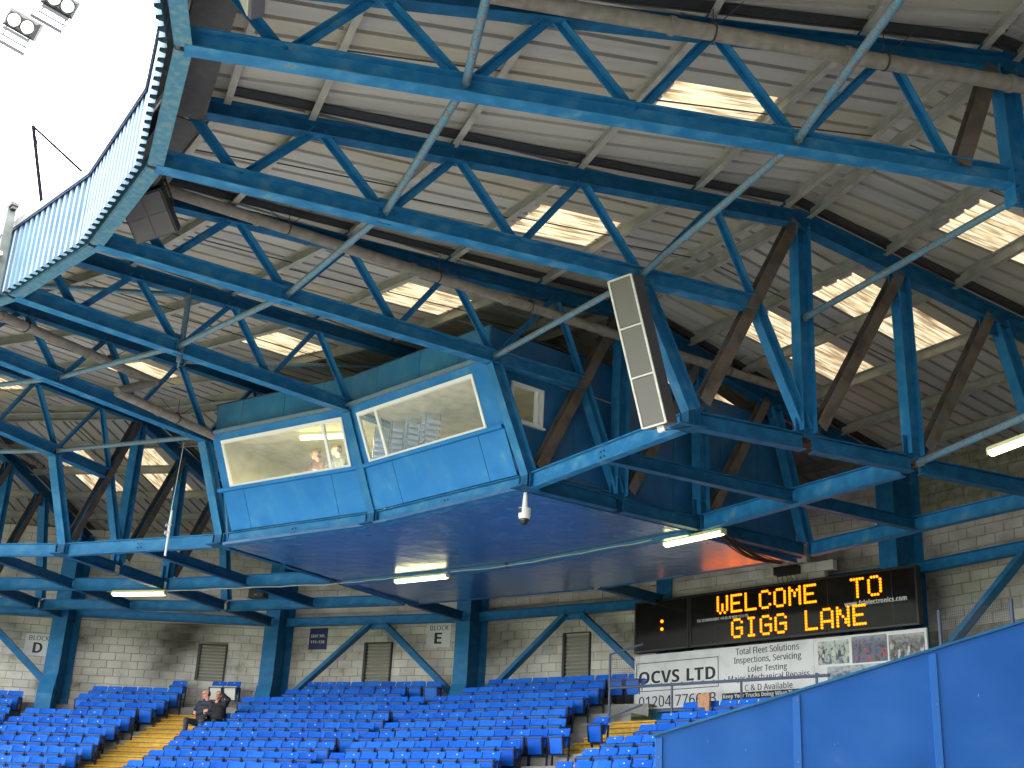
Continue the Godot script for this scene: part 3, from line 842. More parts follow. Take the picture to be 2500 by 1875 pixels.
func build_seat(back: Material, pan: Material) -> Node3D:
	var t := Node3D.new()
	t.set_meta("base", Vector3.ZERO)
	var sh := Sh.new()
	# curved back shell in strips, nearly square top corners
	var xs := [-0.222, -0.205, -0.11, 0.11, 0.205, 0.222]
	var top := [0.77, 0.795, 0.80, 0.80, 0.795, 0.77]
	var bow := [0.035, 0.024, 0.0, 0.0, 0.024, 0.035]
	for i in 5:
		var a := Vector3(xs[i], 0.42, 0.075 + bow[i])
		var b := Vector3(xs[i + 1], 0.42, 0.075 + bow[i + 1])
		var c := Vector3(xs[i + 1] * 0.95, top[i + 1], -0.05 + bow[i + 1])
		var d := Vector3(xs[i] * 0.95, top[i], -0.05 + bow[i])
		var o := Vector3(0, 0, -0.022)
		sh.hexa([a, b, c, d, a + o, b + o, c + o, d + o])
	part("backrest", sh, back, t)
	sh = Sh.new()
	var s := Vector3(0, 0.16, 0.03)
	sh.bevel(Vector3(0, 0.43, 0.165), Vector3(0.172, 0, 0), s, Vector3(0, -0.004, 0.016), 0.012)
	sh.obox(Vector3(0, 0.632, 0.165), Vector3(0.195, 0, 0), Vector3(0, 0.013, 0.006), Vector3(0, -0.012, 0.028))
	part("seat_pan", sh, pan, t)
	sh = Sh.new()
	for x in [-1.0, 1.0]:
		sh.beam(Vector3(x * 0.19, 0.27, 0.15), Vector3(x * 0.19, 0.612, 0.205), Vector3(0, 0, 1), rect(0.026, 0.03))
		sh.beam(Vector3(x * 0.222, 0.60, -0.02), Vector3(x * 0.215, 0.585, 0.18), Vector3.UP, rect(0.018, 0.03))
		sh.beam(Vector3(x * 0.215, 0.0, 0.03), Vector3(x * 0.222, 0.60, 0.01), Vector3(0, 0, 1), rect(0.022, 0.045))
	sh.beam(Vector3(-0.20, 0.604, 0.203), Vector3(0.20, 0.604, 0.203), Vector3.UP, rect(0.02, 0.024))
	sh.beam(Vector3(-0.225, 0.26, 0.06), Vector3(0.225, 0.26, 0.06), Vector3.UP, rect(0.03, 0.03))
	part("frame", sh, M.seatframe, t)
	sh = Sh.new()
	sh.obox(Vector3(0.0, 0.755, -0.030), Vector3(0.016, 0, 0), Vector3(0, 0.012, -0.004), Vector3(0, 0, 0.004))
	part("number_disc", sh, M.seatwhite, t)
	return t

const ORD := ["first", "second", "third", "fourth", "fifth", "sixth", "seventh", "eighth", "ninth", "tenth", "eleventh", "twelfth", "thirteenth", "fourteenth", "fifteenth", "sixteenth", "seventeenth", "eighteenth", "nineteenth", "twentieth", "twenty-first", "twenty-second", "twenty-third", "twenty-fourth", "twenty-fifth", "twenty-sixth", "twenty-seventh", "twenty-eighth", "twenty-ninth", "thirtieth", "thirty-first", "thirty-second", "thirty-third", "thirty-fourth", "thirty-fifth", "thirty-sixth", "thirty-seventh", "thirty-eighth"]

func in_view(p: Vector3, cam: Camera3D, margin: float) -> bool:
	var q := cam.transform.affine_inverse() * p
	if q.z > -0.1:
		return false
	var h := tan(deg_to_rad(cam.fov / 2))
	return absf(q.x / -q.z) < h * 4.0 / 3.0 * margin and absf(q.y / -q.z) < h * margin

func build_seats(cam: Camera3D) -> void:
	# row -> list of [k low, k high, where it is counted from]
	var al := "the yellow left aisle"
	var spans := {
		0: [[3.99, 4.87, "the cage"], [5.03, 5.82, "the BLOCK E column"], [6.045, 6.13, "the left aisle top"], [6.36, 6.50, al]],
		1: [[4.13, 4.94, "the cage"], [5.14, 5.83, "the BLOCK E column"], [6.28, 6.88, al]],
		2: [[4.13, 5.99, "the cage"], [6.30, 6.83, al], [7.03, 8.7, "the BLOCK D column"]],
		3: [[4.13, 5.94, "the cage"], [6.30, 6.78, al], [7.02, 8.7, "the BLOCK D column"]],
		4: [[4.12, 6.055, "the cage"], [6.31, 8.7, al], [2.75, 3.555, "the blue hoarding"]],
	}
	var starts := [3.57, 3.585, 3.60, 3.63, 3.66, 3.69, 3.72, 3.75]
	for i in range(5, 12):
		spans[i] = [[3.90, 6.06, "the right-hand aisle"], [6.31, 8.7, al], [2.75, starts[i - 5], "the blue hoarding"]]
	spans[5].append([3.81, 3.905, "the gap, standing alone"])
	var seats := []
	var multi := []
	var pitch := 0.852
	for i in spans:
		var r: float = ROW0 - ROWD * i
		var hw := r * sin(DT / 2)
		for sp in spans[i]:
			var counted := 0
			for b in range(2, 9):
				var f := radial(b + 0.5)
				var nn := int(2 * hw / pitch)
				for j in nn:
					var u := hw - pitch * (j + 0.5) - (2 * hw - nn * pitch) / 2   # from right (low k) to left
					var k: float = b + 0.5 - atan2(u, r * COS) / DT
					if k < sp[0] + 0.035 or k > sp[1] - 0.035:
						continue
					counted += 1
					var p := f * U(u, floor_y(i), -r * COS)
					if not in_view(p + Vector3(0, 0.6, 0), cam, 1.03):
						if in_view(p + Vector3(0, 0.6, 0), cam, 1.35):
							multi.append(Transform3D(f.basis, p))   # beyond the picture edge
						continue
					seats.append([(p - cam.position).length(), p, f.basis, i, counted, sp[2], k])
	seats.sort_custom(func(a, b): return a[0] < b[0])
	var protos := []
	for k in 3:
		protos.append(build_seat(M["seat%d" % k], M["seat%d" % k]))
	for s in seats:
		var q := rng.randi_range(0, 9)
		var which := 0 if q < 5 else (1 if q < 8 else 2)
		var basis: Basis = s[2] * Basis(Vector3.UP, rng.randf_range(-0.03, 0.03)) * Basis(Vector3.RIGHT, rng.randf_range(-0.03, 0.015))
		var block := "F" if s[6] < 3.75 else ("E" if s[6] < 6.15 else "D")
		if taken.get("stadium_seat", -1) >= 319:
			multi.append(Transform3D(basis, s[1]))
			continue
		var o: Node3D = protos[which].duplicate()
		o.name = numbered("stadium_seat")
		add_child(o)
		o.transform = Transform3D(basis, s[1])
		tag(o, "blue folding seat, block %s, %s row from the back, %s from %s" % [block, ORD[s[3]], ORD[mini(s[4] - 1, 37)], s[5]], "seat", "blue folding seats of the stand")
		for c in o.get_children():
			c.name = String(c.name).trim_suffix("2")
		if rng.randf() < 0.68:
			o.get_child(3).free()
		else:
			var d: Node3D = o.get_child(3)
			d.position += Vector3(rng.randf_range(-0.05, 0.05), rng.randf_range(-0.03, 0.01), 0)
	# the last two in the top row left of the left aisle have white pans
	var wp := build_seat(M.seat2, M.seatwhite)
	for j in 2:
		var k := 6.222 - 0.075 * j
		var o: Node3D = wp.duplicate()
		o.name = numbered("stadium_seat")
		add_child(o)
		var f := radial(k)
		o.transform = Transform3D(f.basis, P(k, 55.3, floor_y(0)))
		tag(o, "blue seat with white folded pan behind the two seated people, %s one" % ["left", "right"][j], "seat", "blue folding seats of the stand")
	wp.free()
	if multi.size():
		var am := ArrayMesh.new()
		for c in protos[0].get_children():
			if c.name == "number_disc":
				continue
			am.add_surface_from_arrays(Mesh.PRIMITIVE_TRIANGLES, c.mesh.surface_get_arrays(0))
			am.surface_set_material(am.get_surface_count() - 1, c.material_override)
		var mm := MultiMesh.new()
		mm.transform_format = MultiMesh.TRANSFORM_3D
		mm.mesh = am
		mm.instance_count = multi.size()
		for i in multi.size():
			mm.set_instance_transform(i, multi[i])
		var o := MultiMeshInstance3D.new()
		o.name = "outlying_stadium_seats"
		o.multimesh = mm
		add_child(o)
		tag(o, "blue folding seats just beyond the picture edges", "seats", "blue folding seats of the stand")
		o.set_meta("kind", "stuff")
	print("seats ", seats.size(), " merged ", multi.size())
	for p in protos:
		p.free()

func build_aisle(k0: float, k1: float, i0: int, i1: int, label: String) -> void:
	var km := (k0 + k1) / 2
	var b := floorf(km)
	var f := radial(b + 0.5)
	var off := tan((b + 0.5 - km) * DT)
	var t := thing("aisle_steps", label, "steps", f, U(off * (ROW0 - ROWD * i1), floor_y(i1), -(ROW0 - ROWD * i1)), "yellow aisle steps")
	for i in range(i0, i1):
		var ra := (ROW0 - ROWD * i + 0.22) * COS
		var hw := (k1 - k0) / 2 * DT * ra
		for h in 2:
			var zf := ra - ROWD * COS * (1.0 if h == 0 else 1.5)   # distance of the front face
			var y := floor_y(i) - RISE * 0.5 * h
			var sh := Sh.new()
			sh.box(U(off * zf, y - RISE * 0.25 - 0.03, -zf - 0.275), Vector3(2 * hw * S, RISE * 0.5 * S - 0.03, 0.58 * S))
			sh.box(U(off * zf, y - 0.02, -zf - 0.285), Vector3(2 * hw * S, 0.035, 0.68 * S))
			var st := part("step", sh, M["yellow%d" % rng.randi_range(0, 2)], t)
			sh = Sh.new()
			sh.box(U(off * zf, y - 0.062, -zf - 0.0), Vector3(2 * hw * S, 0.016, 0.02))
			part("nosing_strip", sh, M.dark, st, t)

# ---------------------------------------------------------------- control room
func rr(v: float) -> float:
	return 37.57 - 1.58 * v / 3.31

func fp(b: int, u: float, v: float, off: float) -> Vector3:   # world point on the sloping front
	return radial(b + 0.5) * U(u, v, -(rr(v) * COS - off))

func fslab(sh: Sh, b: int, u0: float, u1: float, v0: float, v1: float, o0: float, o1: float, u0t := 99.0, u1t := 99.0) -> void:
	if u0t > 90.0: u0t = u0
	if u1t > 90.0: u1t = u1
	sh.hexa([fp(b, u0, v0, o0), fp(b, u1, v0, o0), fp(b, u1t, v1, o0), fp(b, u0t, v1, o0), fp(b, u0, v0, o1), fp(b, u1, v0, o1), fp(b, u1t, v1, o1), fp(b, u0t, v1, o1)])

func build_cabin() -> void:
	var base := P(4, 37.57, -0.42)
	var t := thing("control_room", "blue control room slung under the roof with two slanting windows", "control room", Transform3D(), base)
	t.position = base
	var ends := {3: [-3.62, 3.40], 4: [-3.12, 3.62]}
	var wins := {3: [-3.20, 2.68, -2.20], 4: [-2.70, 3.26, 2.34]}
	var joints := {3: [-2.06, 2.20], 4: [-2.06, 2.27]}
	for b in [3, 4]:
		var e: Array = ends[b]
		var w: Array = wins[b]
		var j: Array = joints[b]
		var us := [e[0], j[0], j[1], e[1]]
		for i in 3:
			var sh := Sh.new()
			fslab(sh, b, us[i] + 0.012, us[i + 1] - 0.012, 0.04, 1.40, 0.06, 0.12)
			part("lower_panel", sh, M.cabin, t)
		var sh := Sh.new()
		fslab(sh, b, e[0], e[1], 0.0, 3.4, 0.02, 0.055)
		for s in [[e[0], w[0]], [w[1], e[1]]]:
			fslab(sh, b, s[0], s[1], 1.40, 3.35, 0.06, 0.11)
		fslab(sh, b, w[0], w[1], 3.07, 3.35, 0.06, 0.11)
		sh = Sh.new()
		for s in [[e[0], w[0]], [w[1], e[1]]]:
			fslab(sh, b, s[0], s[1], 1.40, 3.35, 0.04, 0.11)
		fslab(sh, b, w[0], w[1], 3.07, 3.35, 0.04, 0.11)
		part("window_surround", sh, M.cabin, t)
		sh = Sh.new()
		fslab(sh, b, e[0] - (0.0 if b == 3 else 0.2), e[1], 1.36, 1.47, 0.06, 0.24)
		part("sill_rail", sh, M.cabin, t)
		sh = Sh.new()
		fslab(sh, b, e[0], e[1], 3.33, 3.44, 0.04, 0.22)
		part("head_rail", sh, M.tube, t)
		# upper band: three panels, upright
		var f := radial(b + 0.5)
		for i in 4:
			var uu := [e[0], lerpf(e[0], e[1], 0.2), lerpf(e[0], e[1], 0.52), lerpf(e[0], e[1], 0.8), e[1]]
			sh = Sh.new()
			sh.box(f * U((uu[i] + uu[i + 1]) / 2, 3.98, -35.95 * COS) - f * Vector3.ZERO, Vector3.ZERO)
			sh = Sh.new()
			var a: float = uu[i] + 0.01
			var c: float = uu[i + 1] - 0.01
			sh.hexa([f * U(a, 3.42, -35.98 * COS), f * U(c, 3.42, -35.98 * COS), f * U(c, 4.56, -35.98 * COS), f * U(a, 4.56, -35.98 * COS), f * U(a, 3.42, -36.06 * COS), f * U(c, 3.42, -36.06 * COS), f * U(c, 4.56, -36.06 * COS), f * U(a, 4.56, -36.06 * COS)])
			part("upper_panel", sh, M.teal, t)
		# window
		sh = Sh.new()
		var fr := 0.10
		for q in [[w[0], w[1], 1.47, 1.47 + fr], [w[0], w[1], 3.09 - fr, 3.09], [w[0], w[0] + fr, 1.47 + fr, 3.09 - fr], [w[1] - fr, w[1], 1.47 + fr, 3.09 - fr], [w[2] - 0.06, w[2] + 0.06, 1.47 + fr, 3.09 - fr]]:
			fslab(sh, b, q[0], q[1], q[2], q[3], 0.05, 0.15)
		var win := part("window", sh, M.white, t)
		var panes := [[w[0] + fr, w[2] - 0.06], [w[2] + 0.06, w[1] - fr]]
		for q in panes:
			sh = Sh.new()
			sh.quad(fp(b, q[0], 1.57, 0.09), fp(b, q[1], 1.57, 0.09), fp(b, q[1], 2.99, 0.09), fp(b, q[0], 2.99, 0.09), radial(b + 0.5).basis.z)
			var o := part("pane", sh, M.glass, win, t)
	# soffit sheets
	for b in [3, 4]:
		var f := radial(b + 0.5)
		var x0 := -0.5 if b == 3 else -0.45
		for q in [[37.3, 41.40], [41.404, 44.95], [44.954, 50.45]]:
			var sh := Sh.new()
			var c := []
			for y in [-0.492, -0.40]:
				for rx in [[q[0], 1], [q[1], 1], [q[1], -1], [q[0], -1]]:
					var lim := 0.5
					if b == 3 and rx[1] > 0:
						lim = 0.47
					if b == 4 and rx[1] < 0:
						lim = 0.45
					c.append(f * U(rx[1] * tan(lim * DT) * rx[0] * COS, y + fy(rx[0]), -rx[0] * COS))
			sh.hexa(c)
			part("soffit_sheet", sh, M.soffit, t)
	for e in [[3, -4.45, 4.2], [4, -4.0, 4.35]]:   # cover strips under the soffit along the middle ring beam
		var sh := Sh.new()
		sh.beam(radial(e[0] + 0.5) * U(e[1], -0.385, -44.95 * COS), radial(e[0] + 0.5) * U(e[2], -0.385, -44.95 * COS), Vector3.UP, rect(0.22, 0.075))
		part("soffit_strip", sh, M.teal, t)
	# side walls, roof, back
	for sd in [[3.05, 0], [4.95, 1]]:
		var f := radial(sd[0])
		var cuts := [36.0, 39.6, 41.6, 44.2, 46.6, 48.6, 50.7]
		for i in 6:
			var sh := Sh.new()
			var x := 0.04
			var r0: float = cuts[i] + 0.012
			var r1: float = cuts[i + 1] - 0.012
			if i == 0 and sd[1] == 0:
				# round the side window
				for q in [[[37.55, 0.0], [39.59, 0.0], [39.59, 1.75], [rr(1.75), 1.75]], [[rr(1.75), 1.75], [37.0, 1.75], [37.0, 2.98], [rr(2.98), 2.98]], [[38.26, 1.75], [39.59, 1.75], [39.59, 2.98], [38.26, 2.98]], [[rr(2.98), 2.98], [39.59, 2.98], [39.59, 4.56], [36.03, 4.56]]]:
					var c := []
					for xx in [x, -x]:
						for p in q:
							c.append(f * U(xx, p[1], -p[0]))
					sh.hexa(c)
			else:
				var c := []
				for xx in [x, -x]:
					for p in [[r0 if i > 0 else 37.55, -0.35], [r1, -0.35], [r1, 4.56 + (r1 - 36) * 0.03], [r0 if i > 0 else 36.03, 4.56 + (r0 - 36) * 0.03]]:
						c.append(f * U(xx, p[1], -p[0]))
				sh.hexa(c)
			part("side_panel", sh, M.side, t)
	var sh := Sh.new()
	var f3 := radial(3.06)
	for q in [[36.97, 38.28, 1.74, 1.82], [36.97, 38.28, 2.92, 3.0], [36.97, 37.06, 1.82, 2.92], [38.2, 38.28, 1.82, 2.92], [38.02, 38.06, 1.82, 2.92]]:
		sh.hexa([f3 * U(0.0, q[2], -q[0]), f3 * U(0.0, q[2], -q[1]), f3 * U(0.0, q[3], -q[1]), f3 * U(0.0, q[3], -q[0]), f3 * U(0.18, q[2], -q[0]), f3 * U(0.18, q[2], -q[1]), f3 * U(0.18, q[3], -q[1]), f3 * U(0.18, q[3], -q[0])])
	sh.hexa([f3 * U(0.0, 1.68, -36.95), f3 * U(0.0, 1.68, -38.32), f3 * U(0.0, 1.74, -38.32), f3 * U(0.0, 1.74, -36.95), f3 * U(0.27, 1.66, -36.95), f3 * U(0.27, 1.66, -38.32), f3 * U(0.27, 1.72, -38.32), f3 * U(0.27, 1.72, -36.95)])
	var win := part("window", sh, M.white, t)
	win.set_meta("label", "small white side window of the control room")
	sh = Sh.new()
	sh.quad(f3 * U(0.08, 1.82, -37.06), f3 * U(0.08, 1.82, -38.2), f3 * U(0.08, 2.92, -38.2), f3 * U(0.08, 2.92, -37.06), f3.basis.x)
	part("pane", sh, M.glass, win, t)
	sh = Sh.new()
	for b in [3, 4]:
		var f := radial(b + 0.5)
		var c := []
		for y in [4.57, 4.62]:
			for e in [[36.0, 1], [50.6, 1], [50.6, -1], [36.0, -1]]:
				var lim := 0.45 if (b == 3) == (e[1] > 0) else 0.5
				c.append(f * U(e[1] * tan(lim * DT) * e[0] * COS, y + (e[0] - 36) * 0.03, -e[0] * COS))
		sh.hexa(c)
	part("roof_deck", sh, M.dark, t)
	# the lit room behind the windows
	sh = Sh.new()
	for b in [3, 4]:
		var f := radial(b + 0.5)
		for e in [[[-3.9, 0.3, -41.5], [3.9, 0.3, -41.5], [3.9, 3.6, -41.5], [-3.9, 3.6, -41.5], Vector3(0, 0, 1)], [[-3.6, 0.3, -37.5], [3.6, 0.3, -37.5], [3.9, 0.3, -41.5], [-3.9, 0.3, -41.5], Vector3.UP], [[-3.5, 3.36, -35.9], [3.5, 3.36, -35.9], [3.9, 3.36, -41.5], [-3.9, 3.36, -41.5], Vector3.DOWN]]:
			sh.quad(f * U(e[0][0], e[0][1], e[0][2]), f * U(e[1][0], e[1][1], e[1][2]), f * U(e[2][0], e[2][1], e[2][2]), f * U(e[3][0], e[3][1], e[3][2]), f.basis * e[4])
	for k in [3.075, 4.93]:
		var f := radial(k)
		for q in ([[[37.6, 0.3], [41.4, 0.3], [41.4, 1.75], [36.95, 1.75]], [[38.28, 1.75], [41.4, 1.75], [41.4, 3.0], [38.28, 3.0]], [[36.4, 3.0], [41.4, 3.0], [41.4, 3.4], [36.2, 3.4]]] if k < 4 else [[[37.6, 0.3], [41.4, 0.3], [41.4, 3.4], [36.15, 3.4]]]):
			sh.quad(f * U(0, q[0][1], -q[0][0]), f * U(0, q[1][1], -q[1][0]), f * U(0, q[2][1], -q[2][0]), f * U(0, q[3][1], -q[3][0]), f.basis.x * (-1 if k < 4 else 1))
	part("inner_lining", sh, M.room, t)
	sh = Sh.new()
	var f35 := radial(3.5)
	sh.hexa([f35 * U(-3.6, 1.22, -37.15), f35 * U(3.2, 1.22, -37.15), f35 * U(3.3, 1.22, -38.3), f35 * U(-3.7, 1.22, -38.3), f35 * U(-3.6, 1.30, -37.15), f35 * U(3.2, 1.30, -37.15), f35 * U(3.3, 1.30, -38.3), f35 * U(-3.7, 1.30, -38.3)])
	part("window_counter", sh, M.offwhite, t)
	sh = Sh.new()
	var fb := radial(4.5)
	sh.hexa([fb * U(-2.45, 1.2, -41.42), fb * U(-1.45, 1.2, -41.42), fb * U(-1.45, 2.6, -41.42), fb * U(-2.45, 2.6, -41.42), fb * U(-2.45, 1.2, -41.46), fb * U(-1.45, 1.2, -41.46), fb * U(-1.45, 2.6, -41.46), fb * U(-2.45, 2.6, -41.46)])
	part("dark_poster", sh, M.dark, t)
	for e in [[4.34, 37.5, 3.24]]:
		strip_light(radial(e[0]), U(0, e[2], -e[1]), Vector3(0.6, 0, -0.22), "fluorescent tube on the control room ceiling behind the %s window" % ("left-hand" if e[0] > 4 else "right-hand"), 1.8, 1.15)

func strip_light(f: Transform3D, c: Vector3, half: Vector3, label: String, e: float, omni: float) -> void:
	var t := thing("strip_light", label, "light", f, c, "fluorescent strip lights")
	var sh := Sh.new()
	var x := half
	var z := Vector3(-half.z, 0, half.x).normalized()
	sh.obox(c + Vector3(0, 0.03, 0), x, Vector3(0, 0.03, 0), z * 0.06)
	part("housing", sh, M.lampbody, t)
	sh = Sh.new()
	var d := x.normalized()
	for i in 7:   # half-round diffuser
		var a0 := PI * i / 7
		var a1 := PI * (i + 1) / 7
		var p0 := z * cos(a0) * 0.062 - Vector3(0, sin(a0) * 0.07, 0)
		var p1 := z * cos(a1) * 0.062 - Vector3(0, sin(a1) * 0.07, 0)
		sh.quad(c - x * 0.98 + p0, c + x * 0.98 + p0, c + x * 0.98 + p1, c - x * 0.98 + p1, p0 + p1)
		sh.tri(c - x * 0.98, c - x * 0.98 + p0, c - x * 0.98 + p1, -d)
		sh.tri(c + x * 0.98, c + x * 0.98 + p0, c + x * 0.98 + p1, d)
	part("diffuser", sh, M.lamp, t)
	for s in [-1.0, 1.0]:
		sh = Sh.new()
		sh.obox(c + x * s, d * 0.018, Vector3(0, 0.05, 0), z * 0.068)
		part("end_cap", sh, M.lampbody, t)
	var l := AreaLight3D.new()
	l.name = numbered("strip_lamp")
	l.light_color = Color(1.0, 0.95, 0.72)
	l.light_energy = omni
	l.area_size = Vector2(2.0 * half.length(), 0.10)
	l.area_range = 30.0
	l.shadow_enabled = true
	add_child(l)
	var wx := (f.basis * x).normalized()
	l.transform = Transform3D(Basis(wx, Vector3.UP.cross(wx).normalized(), Vector3.UP).orthonormalized(), f * (c - Vector3(0, 0.09, 0)))

# ---------------------------------------------------------------- lettering
func text(called: String, s: String, mat_: Material, t: Node3D, at: Vector3, w: float, h: float, bold := false, serif := false) -> void:   # at = lower left corner, frame coordinates in metres
	var tm := TextMesh.new()
	var sf := SystemFont.new()
	sf.font_names = PackedStringArray(["Droid Serif" if serif else "Droid Sans"])
	sf.font_weight = 700 if bold else 400
	tm.font = sf
	tm.font_size = 64
	tm.pixel_size = 0.01
	tm.depth = 0.02
	tm.curve_step = 3.0
	tm.text = s
	var box := tm.get_aabb()
	var o := MeshInstance3D.new()
	o.name = called
	o.mesh = tm
	o.material_override = mat_
	t.add_child(o, true)
	var k := Vector3(w / box.size.x, h / box.size.y, 0.3)
	o.scale = k
	o.position = at - t.get_meta("base") - Vector3(box.position.x * k.x, box.position.y * k.y, box.position.z * k.z)

const GLYPH := {
	"W": ["10001", "10001", "10001", "10101", "10101", "10101", "01010"], "E": ["11111", "10000", "10000", "11110", "10000", "10000", "11111"],
	"L": ["10000", "10000", "10000", "10000", "10000", "10000", "11111"], "C": ["01110", "10001", "10000", "10000", "10000", "10001", "01110"],
	"O": ["01110", "10001", "10001", "10001", "10001", "10001", "01110"], "M": ["10001", "11011", "10101", "10101", "10001", "10001", "10001"],
	"T": ["11111", "00100", "00100", "00100", "00100", "00100", "00100"], "G": ["01110", "10001", "10000", "10111", "10001", "10001", "01110"],
	"I": ["01110", "00100", "00100", "00100", "00100", "00100", "01110"], "A": ["01110", "10001", "10001", "10001", "11111", "10001", "10001"],
	"N": ["10001", "11001", "11001", "10101", "10011", "10011", "10001"]}

func led_word(t: Node3D, s: String, x: float, ytop: float, px: float, py: float, z: float) -> void:
	for ch in s:
		if ch != " ":
			var sh := Sh.new()
			var rows: Array = GLYPH[ch]
			for r in 7:
				for c in 5:
					if rows[r][c] == "1":
						var p := U(x + (c + 0.5) * px, ytop - (r + 0.5) * py, z)
						sh.tube(p, p + Vector3(0, 0, 0.014), 0.0285, 10)
			part("led_letter", sh, M.led, t).set_meta("kind", "stuff")
		x += px * 6.0

func build_scoreboard() -> void:
	var f := bayf(3, 55.0)
	var t := thing("scoreboard", "black electronic scoreboard with amber lamps reading WELCOME TO GIGG LANE", "scoreboard", f, U(0.15, -2.2, 0))
	for e in [[-6.74, -3.70, 0.10, -2.16], [-3.64, 7.05, 0.10, -2.15]]:
		var sh := Sh.new()
		sh.box(U((e[0] + e[1]) / 2, (e[2] + e[3]) / 2, -0.16), Vector3((e[1] - e[0]) * S, (e[2] - e[3]) * S, 0.16))
		part("cabinet", sh, M.black, t)
		sh = Sh.new()
		sh.box(U((e[0] + e[1]) / 2, (e[2] + e[3]) / 2, 0.0), Vector3((e[1] - e[0] - 0.14) * S, (e[2] - e[3] - 0.14) * S, 0.012))
		part("face_sheet", sh, M.board, t)
		for q in [[e[0], e[1], e[2] - 0.08, e[2]], [e[0], e[1], e[3], e[3] + 0.08], [e[0], e[0] + 0.07, e[3] + 0.08, e[2] - 0.08], [e[1] - 0.07, e[1], e[3] + 0.08, e[2] - 0.08]]:
			sh = Sh.new()
			sh.box(U((q[0] + q[1]) / 2, (q[2] + q[3]) / 2, 0.02), Vector3((q[1] - q[0]) * S, (q[3] - q[2]) * S, 0.03))
			part("frame_bar", sh, M.black, t)
	for x in [-2.3, -1.0, 0.4, 3.2, 4.4, 6.0]:
		var sh := Sh.new()
		sh.box(U(x, -1.03, 0.013), Vector3(0.012, 2.05 * S, 0.004))
		part("sheet_joint", sh, M.black, t)
	led_word(t, "WELCOME", -2.19, -0.10, 0.1195, 0.112, 0.02)
	led_word(t, "TO", 4.23, -0.10, 0.125, 0.114, 0.02)
	led_word(t, "GIGG LANE", -1.46, -1.13, 0.1195, 0.118, 0.02)
	var sh := Sh.new()
	for y in [-0.88, -1.22]:
		sh.tube(U(-5.17, y, 0.02), U(-5.17, y, 0.05), 0.04, 12)
	part("led_colon", sh, M.led, t)
	text("web_address", "www.fslelectronics.com", M.signwhite, t, U(3.95, -1.19, 0.03), 2.66 * S, 0.20 * S, true)
	text("maker_line", "FSL SCOREBOARDS +44 (0) 28 9078 1131 FSL", M.signwhite, t, U(-3.22, -1.14, 0.03), 2.66 * S, 0.14 * S, true)
	for e in [[1.2, -0.5], [0.9, -1.6]]:
		var l := AreaLight3D.new()
		l.name = numbered("led_glow")
		l.light_color = Color(1.0, 0.45, 0.04)
		l.light_energy = 0.10
		l.area_size = Vector2(4.0, 0.4)
		l.area_range = 15.0
		l.shadow_enabled = true
		add_child(l)
		l.transform = f * Transform3D(Basis(Vector3.UP, PI), U(e[0], e[1], 0.12))
		l.transform.basis = f.basis * Basis(Vector3.UP, PI)

func photo_tex(seed_: int, a: Color, b: Color, c: Color) -> ImageTexture:   # a printed workshop photograph, seen small
	var r := RandomNumberGenerator.new()
	r.seed = seed_
	var fn := FastNoiseLite.new()
	fn.seed = seed_
	fn.frequency = 0.035
	fn.fractal_octaves = 4
	var im := Image.create(128, 104, false, Image.FORMAT_RGB8)
	for y in 104:
		for x in 128:
			var n := fn.get_noise_2d(x, y * 1.4) * 0.5 + 0.5
			var m := fn.get_noise_2d(x * 1.7 + 300, y + 90)
			var col := a.lerp(c, clampf(n * 1.6 - 0.4, 0, 1)).lerp(Color(0.08, 0.08, 0.1), clampf(m * 2.5 - 0.25, 0, 0.6))
			im.set_pixel(x, y, col.lerp(Color(0.85, 0.87, 0.85), clampf(0.5 - y / 70.0, 0.0, 0.5)))
	for i in 22:
		var w := r.randi_range(2, 12)
		var h := r.randi_range(6, 26)
		var x := r.randi_range(0, 120)
		var y := r.randi_range(38, 92)
		var col: Color = [b, c, Color(0.12, 0.12, 0.14), b.lerp(a, 0.4)][i % 4]
		im.fill_rect(Rect2i(x, y, w, h), col)
		im.fill_rect(Rect2i(x + w / 3, y - 4, maxi(w / 2, 2), 4), col.lerp(Color(0.7, 0.55, 0.45), 0.5))
	im.resize(64, 52, Image.INTERPOLATE_BILINEAR)
	im.resize(128, 104, Image.INTERPOLATE_CUBIC)
	return ImageTexture.create_from_image(im)

